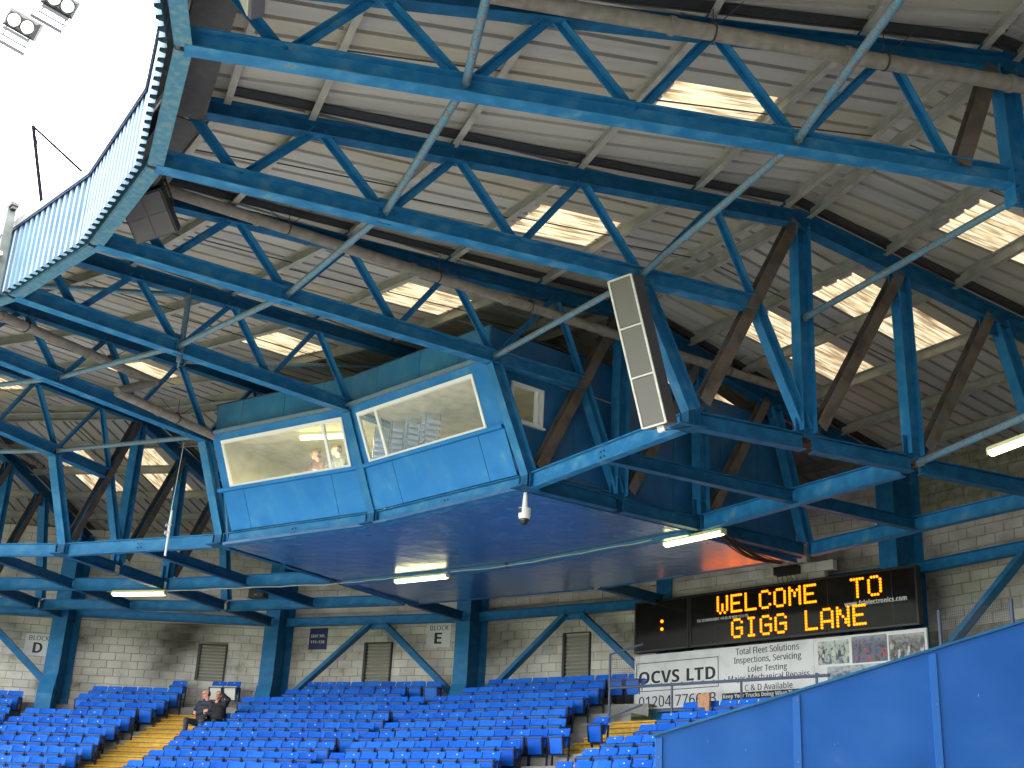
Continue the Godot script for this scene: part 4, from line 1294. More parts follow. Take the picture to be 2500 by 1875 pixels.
func build_sign() -> void:
	var f := bayf(3, 55.0)
	var t := thing("advert_board", "white advertising board of a fleet repair firm under the scoreboard", "advertising board", f, U(0.2, -4.62, 0.0))
	for e in [[-6.76, -2.10], [-2.09, 2.45], [2.46, 7.28]]:
		var sh := Sh.new()
		sh.box(U((e[0] + e[1]) / 2, -3.44, -0.06), Vector3((e[1] - e[0]) * S, 2.32 * S, 0.05))
		part("panel", sh, M.signwhite, t)
	var z := -0.01
	var bx := [-6.64, -2.17, -3.86, -2.62]
	var th := 0.03
	for q in [[bx[0], bx[1], bx[2], bx[2] + th], [bx[0], bx[1], bx[3] - th, bx[3]], [bx[0], bx[0] + th, bx[2] + th, bx[3] - th], [bx[1] - th, bx[1], bx[2] + th, bx[3] - th]]:
		var sh := Sh.new()
		sh.box(U((q[0] + q[1]) / 2, (q[2] + q[3]) / 2, z), Vector3((q[1] - q[0]) * S, (q[3] - q[2]) * S, 0.006))
		part("box_line", sh, M.ink, t)
	text("lettering", "OCVS LTD", M.ink, t, U(-6.48, -3.54, z), 4.15 * S, 0.54 * S, true)
	text("lettering", "01204 776653", M.ink, t, U(-6.47, -4.54, z), 4.15 * S, 0.47 * S)
	text("lettering", "Total Fleet Solutions", M.ink, t, U(-1.27, -2.64, z), 3.05 * S, 0.28 * S)
	text("lettering", "Inspections, Servicing", M.ink, t, U(-1.37, -3.07, z), 3.25 * S, 0.33 * S)
	text("lettering", "Loler Testing", M.ink, t, U(-0.67, -3.44, z), 1.87 * S, 0.32 * S)
	text("lettering", "Major Mechanical Repairs", M.ink, t, U(-1.66, -3.79, z), 3.9 * S, 0.33 * S)
	text("lettering", "C & D Available", M.ink, t, U(-0.85, -4.12, z), 2.28 * S, 0.26 * S)
	var sh := Sh.new()
	sh.box(U(0.1, -4.31, z), Vector3(4.2 * S, 0.30 * S, 0.006))
	part("slogan_band", sh, M.ink, t)
	text("lettering", "Keep Your Trucks Doing What They Do", M.signwhite, t, U(-1.93, -4.42, z + 0.02), 4.0 * S, 0.22 * S, true)
	var ph := [[2.64, 4.03, -3.33, -2.42], [4.15, 5.66, -3.36, -2.35], [5.72, 7.19, -3.36, -2.42], [3.03, 5.6, -4.4, -3.42]]
	for i in 4:
		var q: Array = ph[i]
		sh = Sh.new()
		sh.box(U((q[0] + q[1]) / 2, (q[2] + q[3]) / 2, z - 0.004), Vector3((q[1] - q[0] + 0.05) * S, (q[3] - q[2] + 0.05) * S, 0.006))
		part("photo_border", sh, M.white, t)
		var m := StandardMaterial3D.new()
		m.albedo_texture = photo_tex(7 + i, [Color(0.55, 0.62, 0.58), Color(0.36, 0.35, 0.37), Color(0.5, 0.5, 0.5), Color(0.55, 0.62, 0.66)][i], [Color(0.20, 0.28, 0.42), Color(0.70, 0.18, 0.18), Color(0.75, 0.74, 0.72), Color(0.72, 0.66, 0.62)][i], [Color(0.75, 0.77, 0.72), Color(0.25, 0.3, 0.5), Color(0.25, 0.25, 0.26), Color(0.3, 0.33, 0.36)][i])
		m.roughness = 0.4
		sh = Sh.new()
		var zz: float = (z + 0.006) / S
		sh.quad(U(q[0], q[2], zz), U(q[1], q[2], zz), U(q[1], q[3], zz), U(q[0], q[3], zz), Vector3(0, 0, 1), [Vector2(0, 1), Vector2(1, 1), Vector2(1, 0), Vector2(0, 0)])
		part("photo", sh, m, t)
	sh = Sh.new()
	sh.box(U(0.2, -4.68, -0.1), Vector3(13.9 * S, 0.14 * S, 0.08))
	part("bottom_rail", sh, M.rail, t)

func wall_sign(b: int, x0: float, x1: float, y0: float, y1: float, mat_: Material, label: String, lines: Array, ink: Material) -> void:
	var e := wall_ends(b)
	var f := facet(b, e[0], b + 1, e[1])
	var t := thing("wall_sign", label, "sign", f, U((x0 + x1) / 2, y0, 0))
	var sh := Sh.new()
	sh.bevel(U((x0 + x1) / 2, (y0 + y1) / 2, 0.05), U((x1 - x0) / 2, 0, 0), U(0, (y1 - y0) / 2, 0), U(0, 0, 0.02), 0.004)
	part("plate", sh, mat_, t)
	for l in lines:
		text("lettering", l[0], ink, t, U(x0 + l[1] * (x1 - x0), y0 + l[2] * (y1 - y0), 0.075), l[3] * (x1 - x0) * S, l[4] * (y1 - y0) * S, l[5])

# ---------------------------------------------------------------- people: a distance field meshed as surface nets
func field_mesh(sh: Sh, bones: Array, cell: float, blend: float, xf: Transform3D) -> void:   # bone: [a, b, ra, rb, colour]
	var lo := Vector3(1e9, 1e9, 1e9)
	var hi := -lo
	for q in bones:
		for e in 2:
			var r: float = q[2 + e] + cell * 2.0 + blend
			lo = lo.min(q[e] - Vector3(r, r, r))
			hi = hi.max(q[e] + Vector3(r, r, r))
	var nx := int((hi.x - lo.x) / cell) + 2
	var ny := int((hi.y - lo.y) / cell) + 2
	var nz := int((hi.z - lo.z) / cell) + 2
	var d := PackedFloat32Array()
	d.resize(nx * ny * nz)
	d.fill(9.0)
	var who := PackedByteArray()
	who.resize(nx * ny * nz)
	var best := PackedFloat32Array()
	best.resize(nx * ny * nz)
	best.fill(9.0)
	for bi in bones.size():
		var q: Array = bones[bi]
		var a: Vector3 = q[0]
		var ab: Vector3 = q[1] - a
		var l2 := maxf(ab.length_squared(), 1e-8)
		var ra: float = q[2]
		var rb: float = q[3]
		var m := maxf(ra, rb) + cell * 2.0 + blend
		var l: Vector3 = (a.min(q[1]) - Vector3(m, m, m) - lo) / cell
		var h: Vector3 = (a.max(q[1]) + Vector3(m, m, m) - lo) / cell
		for z in range(maxi(int(l.z), 0), mini(int(h.z) + 1, nz)):
			for y in range(maxi(int(l.y), 0), mini(int(h.y) + 1, ny)):
				for x in range(maxi(int(l.x), 0), mini(int(h.x) + 1, nx)):
					var p := lo + Vector3(x, y, z) * cell
					var u := clampf((p - a).dot(ab) / l2, 0.0, 1.0)
					var v := (p - a - ab * u).length() - lerpf(ra, rb, u)
					var i := (z * ny + y) * nx + x
					if v < best[i]:
						best[i] = v
						who[i] = bi
					var k := maxf(blend - absf(d[i] - v), 0.0) / blend
					d[i] = minf(d[i], v) - k * k * blend * 0.25
	var vert := {}
	var pos := PackedVector3Array()
	var nor := PackedVector3Array()
	var colr := PackedColorArray()
	var step := [0, 1, nx, nx + 1, nx * ny, nx * ny + 1, nx * ny + nx, nx * ny + nx + 1]
	var quads := []
	for z in nz - 1:
		for y in ny - 1:
			var i := (z * ny + y) * nx
			for x in nx - 1:
				var s0 := d[i] < 0.0
				var same := true
				for k in 8:
					if (d[i + step[k]] < 0.0) != s0:
						same = false
						break
				if not same:
					var acc := Vector3.ZERO
					var cnt := 0
					for e in [[0, 1], [2, 3], [4, 5], [6, 7], [0, 2], [1, 3], [4, 6], [5, 7], [0, 4], [1, 5], [2, 6], [3, 7]]:
						var da := d[i + step[e[0]]]
						var db := d[i + step[e[1]]]
						if (da < 0.0) != (db < 0.0):
							var u := da / (da - db)
							acc += Vector3(e[0] & 1, (e[0] >> 1) & 1, e[0] >> 2).lerp(Vector3(e[1] & 1, (e[1] >> 1) & 1, e[1] >> 2), u)
							cnt += 1
					vert[i] = pos.size()
					pos.append(lo + (Vector3(x, y, z) + acc / cnt) * cell)
					nor.append(Vector3(d[i + 1] - d[i], d[i + nx] - d[i], d[i + nx * ny] - d[i]) + Vector3(d[i + step[7]] - d[i + step[6]], d[i + step[7]] - d[i + step[5]], d[i + step[7]] - d[i + step[3]]))
					colr.append(bones[who[i]][4])
				i += 1
	for i in vert:
		var x: int = i % nx
		var y: int = (i / nx) % ny
		var z: int = i / (nx * ny)
		var s: bool = d[i] < 0.0
		for e in [[1, nx, nx * ny], [nx, nx * ny, 1], [nx * ny, 1, nx]]:
			if (d[i + e[0]] < 0.0) != s:
				var q := [i, i - e[1], i - e[1] - e[2], i - e[2]]
				if vert.has(q[1]) and vert.has(q[2]) and vert.has(q[3]):
					quads.append(q)
	for q in quads:
		var t := [vert[q[0]], vert[q[1]], vert[q[2]], vert[q[3]]]
		for f in [[0, 1, 2], [0, 2, 3]]:
			var a: int = t[f[0]]
			var b: int = t[f[1]]
			var c: int = t[f[2]]
			var mid := nor[a] + nor[b] + nor[c]
			if (pos[b] - pos[a]).cross(pos[c] - pos[a]).dot(mid) > 0.0:
				var o := b
				b = c
				c = o
			for k in [a, b, c]:
				sh.v.append(xf * pos[k])
				sh.n.append((xf.basis * nor[k]).normalized())
				sh.uv.append(Vector2.ZERO)
				sh.col.append(colr[k])

func hand(bones: Array, wrist: Vector3, dir: Vector3, side: Vector3, curl: float, c: Color) -> void:   # palm and five fingers
	var nrm := dir.cross(side).normalized()
	for i in 4:
		var s := (i - 1.5) * 0.021
		bones.append([wrist + dir * 0.012 + side * s * 0.6, wrist + dir * 0.085 + side * s, 0.015, 0.012, c])
		var l: float = [0.032, 0.042, 0.040, 0.034][i]
		var k := wrist + dir * 0.09 + side * s * 1.05
		var d2 := (dir + nrm * curl * 0.6).normalized()
		bones.append([k, k + d2 * l, 0.0095, 0.0088, c])
		var d3 := (dir + nrm * curl * 1.6).normalized()
		bones.append([k + d2 * l, k + d2 * l + d3 * l * 0.75, 0.0086, 0.0075, c])
	var tb := wrist + dir * 0.03 - side * 0.03
	bones.append([tb, tb + (dir * 0.5 - side).normalized() * 0.035, 0.013, 0.011, c])
	bones.append([tb + (dir * 0.5 - side).normalized() * 0.035, tb + (dir * 0.5 - side).normalized() * 0.035 + (dir - side * 0.5).normalized() * 0.032, 0.0105, 0.009, c])

func head_bones(skin: Color, hair: Color, cap: bool) -> Array:   # head centre at the origin, facing +z
	var lip := Color(skin.r * 0.75, skin.g * 0.5, skin.b * 0.5)
	var eye := Color(0.05, 0.03, 0.03)
	var b := [[Vector3(0, 0.03, -0.02), Vector3(0, 0.035, 0.02), 0.085, 0.078, skin], [Vector3(0, -0.03, 0.02), Vector3(0, -0.06, 0.035), 0.062, 0.048, skin], [Vector3(0, -0.075, 0.05), Vector3(0, -0.08, 0.055), 0.03, 0.028, skin],
		[Vector3(0, 0.012, 0.088), Vector3(0, -0.022, 0.108), 0.010, 0.014, skin], [Vector3(-0.03, 0.028, 0.078), Vector3(0.03, 0.028, 0.078), 0.013, 0.013, skin],
		[Vector3(-0.018, -0.052, 0.081), Vector3(0.018, -0.052, 0.081), 0.006, 0.006, lip], [Vector3(-0.032, 0.008, 0.080), Vector3(-0.031, 0.008, 0.081), 0.009, 0.009, eye], [Vector3(0.032, 0.008, 0.080), Vector3(0.031, 0.008, 0.081), 0.009, 0.009, eye],
		[Vector3(-0.08, 0.015, -0.012), Vector3(-0.078, -0.025, -0.005), 0.014, 0.010, skin], [Vector3(0.08, 0.015, -0.012), Vector3(0.078, -0.025, -0.005), 0.014, 0.010, skin],
		[Vector3(0, -0.05, -0.02), Vector3(0, -0.16, -0.04), 0.055, 0.06, skin]]
	if cap:
		b.append([Vector3(0, 0.055, -0.02), Vector3(0, 0.06, 0.02), 0.085, 0.078, hair])
		for i in 5:
			b.append([Vector3(-0.05 + 0.025 * i, 0.045, 0.08), Vector3(-0.045 + 0.0225 * i, 0.035, 0.15 - absf(i - 2) * 0.01), 0.010, 0.007, hair])
	else:
		b.append([Vector3(-0.055, 0.0, -0.045), Vector3(-0.05, 0.055, -0.05), 0.042, 0.04, hair])
		b.append([Vector3(0.055, 0.0, -0.045), Vector3(0.05, 0.055, -0.05), 0.042, 0.04, hair])
		b.append([Vector3(0, 0.0, -0.06), Vector3(0, 0.06, -0.055), 0.055, 0.05, hair])
	return b

func person(f: Transform3D, label: String, bones: Array, head_at: Transform3D, skin: Color, hair: Color, hands: Array, cap := false, glasses := false) -> void:
	var t := thing("person", label, "person", f, Vector3.ZERO)
	var sh := Sh.new()
	field_mesh(sh, bones, 0.016, 0.035, Transform3D())
	field_mesh(sh, head_bones(skin, hair, cap), 0.006, 0.014, head_at)
	for h in hands:
		var hb := []
		hand(hb, h[0], h[1].normalized(), h[2].normalized(), h[3], skin)
		field_mesh(sh, hb, 0.005, 0.006, Transform3D())
	part("body", sh, M.person, t)
	if glasses:
		sh = Sh.new()
		for s in [-1.0, 1.0]:
			sh.path([head_at * Vector3(s * 0.008, 0.012, 0.098), head_at * Vector3(s * 0.055, 0.018, 0.09), head_at * Vector3(s * 0.088, 0.018, 0.0)], 0.004, 6)
			sh.path([head_at * Vector3(s * 0.012, -0.012, 0.098), head_at * Vector3(s * 0.05, -0.012, 0.09), head_at * Vector3(s * 0.058, 0.015, 0.088)], 0.0025, 6)
		part("glasses", sh, M.black, t)

func seated(coat: Color, legs: Color, shoe: Color, lean: Vector3, spread: float) -> Array:   # hips at y 0.47; +z towards the pitch
	var hip := Vector3(0, 0.50, 0.18)
	var chest := Vector3(0, 0.88, 0.12) + lean * 0.7
	var sho := Vector3(0, 1.02, 0.13) + lean
	var b := [[hip, Vector3(0, 0.68, 0.19) + lean * 0.35, 0.155, 0.165, coat], [Vector3(-0.05, 0.68, 0.19) + lean * 0.35, chest + Vector3(-0.06, 0, 0.02), 0.15, 0.135, coat], [Vector3(0.05, 0.68, 0.19) + lean * 0.35, chest + Vector3(0.06, 0, 0.02), 0.15, 0.135, coat],
		[sho + Vector3(-0.15, -0.01, 0), sho + Vector3(0.15, -0.01, 0), 0.075, 0.075, coat], [sho, sho + Vector3(0, 0.07, 0.01), 0.075, 0.062, coat]]
	for s in [-1.0, 1.0]:
		var kn := Vector3(s * (0.12 + spread), 0.54, 0.64)
		var an := Vector3(s * (0.12 + spread * 0.8), 0.10 - 0.14, 0.66)
		b.append([Vector3(s * 0.09, 0.51, 0.2), kn, 0.095, 0.068, legs])
		b.append([kn, an, 0.066, 0.045, legs])
		b.append([an + Vector3(0, -0.05, -0.02), an + Vector3(s * 0.03, -0.08, 0.16), 0.045, 0.038, shoe])
	return b

func build_people() -> void:
	var skin := Color(0.60, 0.30, 0.235)
	var navy := Color(0.022, 0.028, 0.052)
	var blackc := Color(0.010, 0.010, 0.012)
	var jeans := Color(0.03, 0.045, 0.075)
	var shoe := Color(0.015, 0.013, 0.012)
	# left man: navy coat, arms folded, looking to the left
	var r4 := ROW0 - ROWD * 4
	var f := radial(6.005)
	f.origin = P(6.005, r4, floor_y(4))
	var b := seated(navy, jeans, shoe, Vector3(-0.02, 0.0, 0.03), 0.10)
	var e := Vector3(0, 0, 0)
	b.append_array([[Vector3(-0.20, 1.00, 0.15), Vector3(-0.25, 0.76, 0.28), 0.066, 0.056, navy], [Vector3(-0.25, 0.76, 0.28), Vector3(0.06, 0.80, 0.40), 0.054, 0.044, navy], [Vector3(0.17, 1.00, 0.15), Vector3(0.23, 0.75, 0.27), 0.066, 0.056, navy], [Vector3(0.23, 0.75, 0.27), Vector3(-0.09, 0.75, 0.39), 0.054, 0.044, navy],
		[Vector3(-0.06, 0.55, 0.26), Vector3(0.07, 0.62, 0.27), 0.12, 0.12, Color(0.022, 0.016, 0.016)]])
	person(f, "person with a bald head and glasses in a navy coat, arms folded, legs apart", b, Transform3D(Basis(Vector3.UP, -0.75) * Basis(Vector3.RIGHT, 0.02), Vector3(-0.01, 1.235, 0.19)), skin, Color(0.05, 0.04, 0.04), [[Vector3(0.07, 0.80, 0.40), Vector3(1, 0.15, -0.1), Vector3(0, 1, 0), 0.4], [Vector3(-0.10, 0.75, 0.39), Vector3(-1, 0.2, -0.2), Vector3(0, 1, 0), 0.4]], false, true)
	# right man: black coat, left hand on the thigh, other hand raised to the brow
	f = radial(5.925)
	f.origin = P(5.925, r4, floor_y(4))
	b = seated(blackc, Color(0.018, 0.022, 0.035), shoe, Vector3(-0.05, -0.02, 0.05), 0.04)
	b.append_array([[Vector3(-0.22, 0.97, 0.17), Vector3(-0.29, 0.72, 0.26), 0.066, 0.056, blackc], [Vector3(-0.29, 0.72, 0.26), Vector3(-0.20, 0.62, 0.47), 0.054, 0.043, blackc], [Vector3(0.14, 0.98, 0.17), Vector3(0.28, 1.10, 0.30), 0.066, 0.058, blackc], [Vector3(0.28, 1.10, 0.30), Vector3(0.10, 1.26, 0.34), 0.054, 0.042, blackc]])
	person(f, "person in a black coat shading the eyes with a raised hand", b, Transform3D(Basis(Vector3.FORWARD, 0.12) * Basis(Vector3.UP, 0.1) * Basis(Vector3.RIGHT, -0.1), Vector3(-0.06, 1.21, 0.23)), skin, Color(0.06, 0.045, 0.035), [[Vector3(-0.19, 0.615, 0.48), Vector3(0.35, -0.25, 0.9), Vector3(1, 0, -0.2), 0.5], [Vector3(0.09, 1.265, 0.345), Vector3(-1, 0.2, -0.05), Vector3(0, 0.5, -1), 0.3]])
	# head with a dark cap at the bottom edge
	f = radial(3.97)
	f.origin = P(3.97, 44.0, -11.06)
	b = seated(Color(0.03, 0.03, 0.04), jeans, shoe, Vector3(0, 0, 0.02), 0.02)
	for s in [-1.0, 1.0]:
		b.append_array([[Vector3(s * 0.19, 1.0, 0.15), Vector3(s * 0.24, 0.74, 0.24), 0.066, 0.056, Color(0.03, 0.03, 0.04)], [Vector3(s * 0.24, 0.74, 0.24), Vector3(s * 0.14, 0.60, 0.45), 0.054, 0.043, Color(0.03, 0.03, 0.04)]])
	person(f, "person in a dark cap whose head shows at the bottom edge", b, Transform3D(Basis(Vector3.UP, 0.5), Vector3(0, 1.24, 0.17)), skin, Color(0.012, 0.012, 0.018), [[Vector3(0.14, 0.60, 0.46), Vector3(0, -0.2, 1), Vector3(-1, 0, 0), 0.4], [Vector3(-0.14, 0.60, 0.46), Vector3(0, -0.2, 1), Vector3(1, 0, 0), 0.4]], true)
	# two people behind the left control-room window
	for w in [[-0.35, 38.75, Color(0.05, 0.012, 0.015), "person in a dark red top seated behind the left control room window", -0.5], [0.75, 38.7, Color(0.010, 0.012, 0.016), "person in dark clothing seated beside the mullion of the left control room window", -0.9]]:
		f = radial(4.5)
		f.origin = f * U(w[0], 0.3, -w[1])
		b = seated(w[2], Color(0.03, 0.03, 0.04), shoe, Vector3(0, 0.0, 0.03), 0.03)
		for s in [-1.0, 1.0]:
			b.append_array([[Vector3(s * 0.19, 1.0, 0.15), Vector3(s * 0.24, 0.74, 0.24), 0.066, 0.056, w[2]], [Vector3(s * 0.24, 0.74, 0.24), Vector3(s * 0.14, 0.72, 0.45), 0.054, 0.043, w[2]]])
		for q in b:
			q[0] += Vector3(0, 0.20, 0)
			q[1] += Vector3(0, 0.20, 0)
		person(f, w[3], b, Transform3D(Basis(Vector3.UP, w[4]), Vector3(0, 1.44, 0.18)), Color(0.40, 0.22, 0.17), Color(0.05, 0.03, 0.02), [[Vector3(0.14, 0.92, 0.46), Vector3(0, 0, 1), Vector3(-1, 0, 0), 0.4], [Vector3(-0.14, 0.92, 0.46), Vector3(0, 0, 1), Vector3(1, 0, 0), 0.4]])

# ---------------------------------------------------------------- smaller things
func build_details() -> void:
	# tall line of three grille speakers in front of the post of truss 2
	var f := radial(2)
	var top := U(0.86, 2.72, -34.85)
	var bot := U(0.72, -0.92, -36.0)
	var ax := (top - bot).normalized()
	var nn := Vector3(0.48, 0, 0.86)
	nn = (nn - ax * nn.dot(ax)).normalized()
	var sx := ax.cross(nn).normalized()
	var c := (top + bot) / 2
	var half := (top - bot).length() / 2
	var t := thing("line_speaker", "tall grey speaker column with three white-edged grilles hanging by the truss post", "speaker", f, c)
	var sh := Sh.new()
	sh.obox(c - nn * 0.17, sx * 0.185, ax * half, nn * 0.17)
	part("cabinet", sh, M.spkside, t)
	for i in 3:
		sh = Sh.new()
		sh.obox(c + ax * half * (-2.0 / 3.0 + i * 2.0 / 3.0) + nn * 0.008, sx * 0.165, ax * (half / 3 - 0.02), nn * 0.008)
		part("grille", sh, M.grille, t)
	sh = Sh.new()
	for s in [-1.0, 1.0]:
		sh.obox(c + sx * s * 0.172 + nn * 0.012, sx * 0.014, ax * half, nn * 0.014)
	for i in 4:
		sh.obox(c + ax * half * (-1.0 + i * 2.0 / 3.0) * 0.995 + nn * 0.012, sx * 0.16, ax * 0.012, nn * 0.0135)
	part("edge_trim", sh, M.offwhite, t)
	sh = Sh.new()
	for s in [-0.55, 0.35]:
		sh.tube(c + ax * half * s - nn * 0.34, c + ax * half * s - nn * 0.34 + U(-1.0, 0.0, -0.5), 0.02, 8)
	part("mounting_bracket", sh, M.steel_dark, t)
	sh = Sh.new()
	sh.obox(bot - ax * 0.05 - nn * 0.1 + sx * 0.05, sx * 0.05, ax * 0.04, nn * 0.05)
	part("cable_box", sh, M.signwhite, t)
	sh = Sh.new()
	sh.path([bot - ax * 0.06 - nn * 0.1, U(0.95, -1.0, -36.4), U(0.8, -0.75, -37.0), U(0.3, -0.6, -37.5)], 0.008, 6)
	part("cable", sh, M.black, t)
	# black speaker hung from the fascia edge
	f = radial(2.86)
	c = U(-0.02, 3.82, -24.55)
	t = thing("wedge_speaker", "black speaker cabinet hung under the fascia edge", "speaker", f, c)
	var bs := Basis(Vector3.UP, 0.75) * Basis(Vector3.FORWARD, -0.3) * Basis(Vector3.RIGHT, 0.72) * Basis().scaled(Vector3(1.2, 1.15, 1.2))
	sh = Sh.new()
	sh.hexa([c + bs * Vector3(-0.2, -0.27, -0.16), c + bs * Vector3(0.2, -0.27, -0.16), c + bs * Vector3(0.2, 0.27, -0.16), c + bs * Vector3(-0.2, 0.27, -0.16), c + bs * Vector3(-0.25, -0.27, 0.2), c + bs * Vector3(0.25, -0.27, 0.2), c + bs * Vector3(0.25, 0.27, 0.2), c + bs * Vector3(-0.25, 0.27, 0.2)])
	part("cabinet", sh, M.dark, t)
	sh = Sh.new()
	sh.bevel(c + bs * Vector3(0, 0, 0.205), bs * Vector3(0.235, 0, 0), bs * Vector3(0, 0.255, 0), bs * Vector3(0, 0, 0.012), 0.01)
	sh.obox(c + bs * Vector3(0, 0.0, 0.221), bs * Vector3(0.235, 0, 0), bs * Vector3(0, 0.004, 0), bs * Vector3(0, 0, 0.004))
	sh.obox(c + bs * Vector3(0, 0.0, 0.221), bs * Vector3(0.004, 0, 0), bs * Vector3(0, 0.255, 0), bs * Vector3(0, 0, 0.003))
	part("front_grille", sh, M.spkside, t)
	sh = Sh.new()
	for s in [-1.0, 1.0]:
		sh.path([c + bs * Vector3(s * 0.27, 0, 0.02), c + bs * Vector3(s * 0.27, 0.3, 0.02) + Vector3(0, 0.05, 0), c + Vector3(0, 0.45, -0.05)], 0.014, 6)
	part("bracket", sh, M.black, t)
	# small black speaker behind the ring beams
	f = radial(5.56)
	c = U(0, -0.27, -46.5)
	t = thing("wedge_speaker", "small black speaker hidden between the floor beams left of the soffit", "speaker", f, c)
	sh = Sh.new()
	sh.bevel(c, Vector3(0.22, 0, 0), Vector3(0, 0.11, 0), Vector3(0, 0, 0.12), 0.02)
	part("cabinet", sh, M.dark, t)
	sh = Sh.new()
	sh.path([c + Vector3(-0.04, -0.03, 0.13), c + Vector3(0, -0.05, 0.135), c + Vector3(0.05, -0.03, 0.13)], 0.008, 6)
	part("handle", sh, M.chrome, t)
	# dome camera under the soffit corner
	f = radial(3.03)
	c = U(0, -0.5, -37.65)
	t = thing("dome_camera", "white dome camera on a short stem under the control room corner", "camera", f, c)
	sh = Sh.new()
	sh.tube(c, c - Vector3(0, 0.27, 0), 0.028, 14, 0.05)
	part("stem", sh, M.white, t)
	sh = Sh.new()
	sh.tube(c - Vector3(0, 0.27, 0), c - Vector3(0, 0.40, 0), 0.10, 20)
	sh.tube(c - Vector3(0, 0.40, 0), c - Vector3(0, 0.45, 0), 0.10, 20, 0.085)
	part("housing", sh, M.white, t)
	sh = Sh.new()
	sh.ball(c - Vector3(0, 0.465, 0), 0.082, 16)
	part("dome", sh, M.board, t)
	sh = Sh.new()
	sh.obox(c + Vector3(0.005, -0.32, 0.1), Vector3(0.035, 0, 0), Vector3(0, 0.04, 0), Vector3(0, 0, 0.004))
	part("label_plate", sh, M.ink, t)
	# whip aerial clamped to the ring beam
	f = radial(5.3)
	t = thing("whip_aerial", "thin white whip aerial clamped to the front ring beam", "aerial", f, U(0, -0.75, -37.15))
	sh = Sh.new()
	sh.tube(U(0, -0.78, -37.15), U(0.02, 1.0, -37.15), 0.024, 10)
	part("mast", sh, M.white, t)
	sh = Sh.new()
	sh.tube(U(-0.08, 0.0, -37.15), U(-0.02, 3.8, -37.3), 0.009, 8, 0.006)
	part("whip", sh, M.white, t)
	for y in [0.12, 0.42]:
		sh = Sh.new()
		sh.box(U(-0.02, y, -37.15), Vector3(0.16, 0.03, 0.05))
		sh.tube(U(-0.12, y - 0.08, -37.1), U(-0.12, y + 0.08, -37.1), 0.012, 6)
		part("clamp", sh, M.chrome, t)
	# strip lights under the second ring beam
	var lamps := [[6.115, 44.72, "white strip light under the left floor beams"], [4.485, 44.72, "white strip light under the soffit, left one"], [3.03, 45.05, "white strip light under the soffit, right one"], [1.53, 45.0, "white strip light at the right picture edge"]]
	for l in lamps:
		f = radial(l[0])
		strip_light(f, U(0, -0.66 + fy(l[1]), -l[1]), Vector3(0.72, 0, 0), l[2], 2.0, 0.03)
	# conduits along the second ring beam
	for q in [[4.32, 4.95, "between the left strip light and the soffit end"], [3.2, 4.3, "between the two strip lights under the soffit"], [4.97, 5.95, "along the beam left of the soffit"]]:
		sh = Sh.new()
		var a := P(q[0], 44.75, -0.42)
		var pts := []
		for i in 13:
			var k := lerpf(q[0], q[1], i / 12.0)
			var bb := floorf(k)
			var ra := 44.72 * COS / cos((k - bb - 0.5) * DT)
			pts.append(P(k, ra, -0.585 + 0.16 - (0.03 if i % 3 == 1 else 0.0)) - a)
		sh.path(pts, 0.011, 6)
		single("conduit", "pale cable clipped under the beam " + q[2], "cable", Transform3D(Basis(), a), Vector3.ZERO, sh, M.cablewhite, "pale cables under the beam")
	# cable bundle to the scoreboard
	sh = Sh.new()
	var a0 := P(2.95, 45.4, -0.33)
	for i in 14:
		var pts := []
		for j in 9:
			var u := j / 8.0
			var s := sin(u * PI) * (0.25 + 0.03 * (i % 5)) + 0.15 * u * u
			pts.append(P(2.95 + 0.10 * u + 0.006 * (i % 7 - 3) * (0.4 + sin(u * 3.0 + i)), 45.4 + 4.5 * u, -0.33 - s + 0.02 * (i % 3)) - a0)
		sh.path(pts, 0.012, 5)
	single("cable_bundle", "sagging brown bundle of cables under the soffit above the scoreboard", "cables", Transform3D(Basis(), a0), Vector3.ZERO, sh, M.cable)
	f = bayf(3, 55.0)
	t = thing("junction_box", "black box with dangling wires on the wall strip above the scoreboard", "junction box", f, U(1.0, 0.5, -0.6))
	sh = Sh.new()
	sh.bevel(U(1.0, 0.72, -0.5), Vector3(0.3, 0, 0), Vector3(0, 0.09, 0), Vector3(0, 0, 0.1), 0.015)
	part("box", sh, M.black, t)
	sh = Sh.new()
	for i in 5:
		sh.path([U(0.6 + 0.2 * i, 0.55, -0.4), U(0.7 + 0.24 * i, 0.25, -0.3), U(0.95 + 0.1 * i, 0.1, -0.2)], 0.007, 5)
	part("wires", sh, M.cable, t)
	# pale block upstand above the scoreboard
	t = thing("block_upstand", "strip of pale blocks above the scoreboard", "wall", f, U(-1.5, 0.12, -1.0))
	for row in 3:
		var x := -6.5 + (0.4 if row % 2 else 0.0)
		while x < (2.6 if row < 2 else 1.2):
			sh = Sh.new()
			sh.bevel(U(x + 0.4, 0.36 + 0.42 * row, -0.9), U(0.405, 0, 0), U(0, 0.20, 0), U(0, 0, 0.15), 0.005)
			part("block", sh, M["block%d" % rng.randi_range(0, 1)], t)
			x += 0.833
	# cage and rail in front of the advert
	f = bayf(3, 52.6)
	t = thing("guard_cage", "dark mesh cage panel at the end of the top rows beside the advert", "railing", f, U(-5.4, -5.6, 0))
	sh = Sh.new()
	sh.tube(U(-6.07, -5.75, 0), U(-6.07, -2.58, 0), 0.03, 10)
	part("post", sh, M.rail, t)
	sh = Sh.new()
	sh.tube(U(-6.07, -2.58, 0), U(-4.6, -2.2, -0.4), 0.025, 8)
	part("rail", sh, M.rail, t)
	sh = Sh.new()
	sh.tube(U(-6.0, -5.2, 0), U(-4.6, -4.7, -0.4), 0.025, 8)
	part("rail", sh, M.rail, t)
	sh = Sh.new()
	for i in 17:
		var x := -6.05 + i * 0.088
		sh.tube(U(x, -4.0, -0.01), U(x, -2.58 + 0.26 * (x + 6.05), -0.01 - 0.27 * (x + 6.05) * 0.9), 0.003, 4)
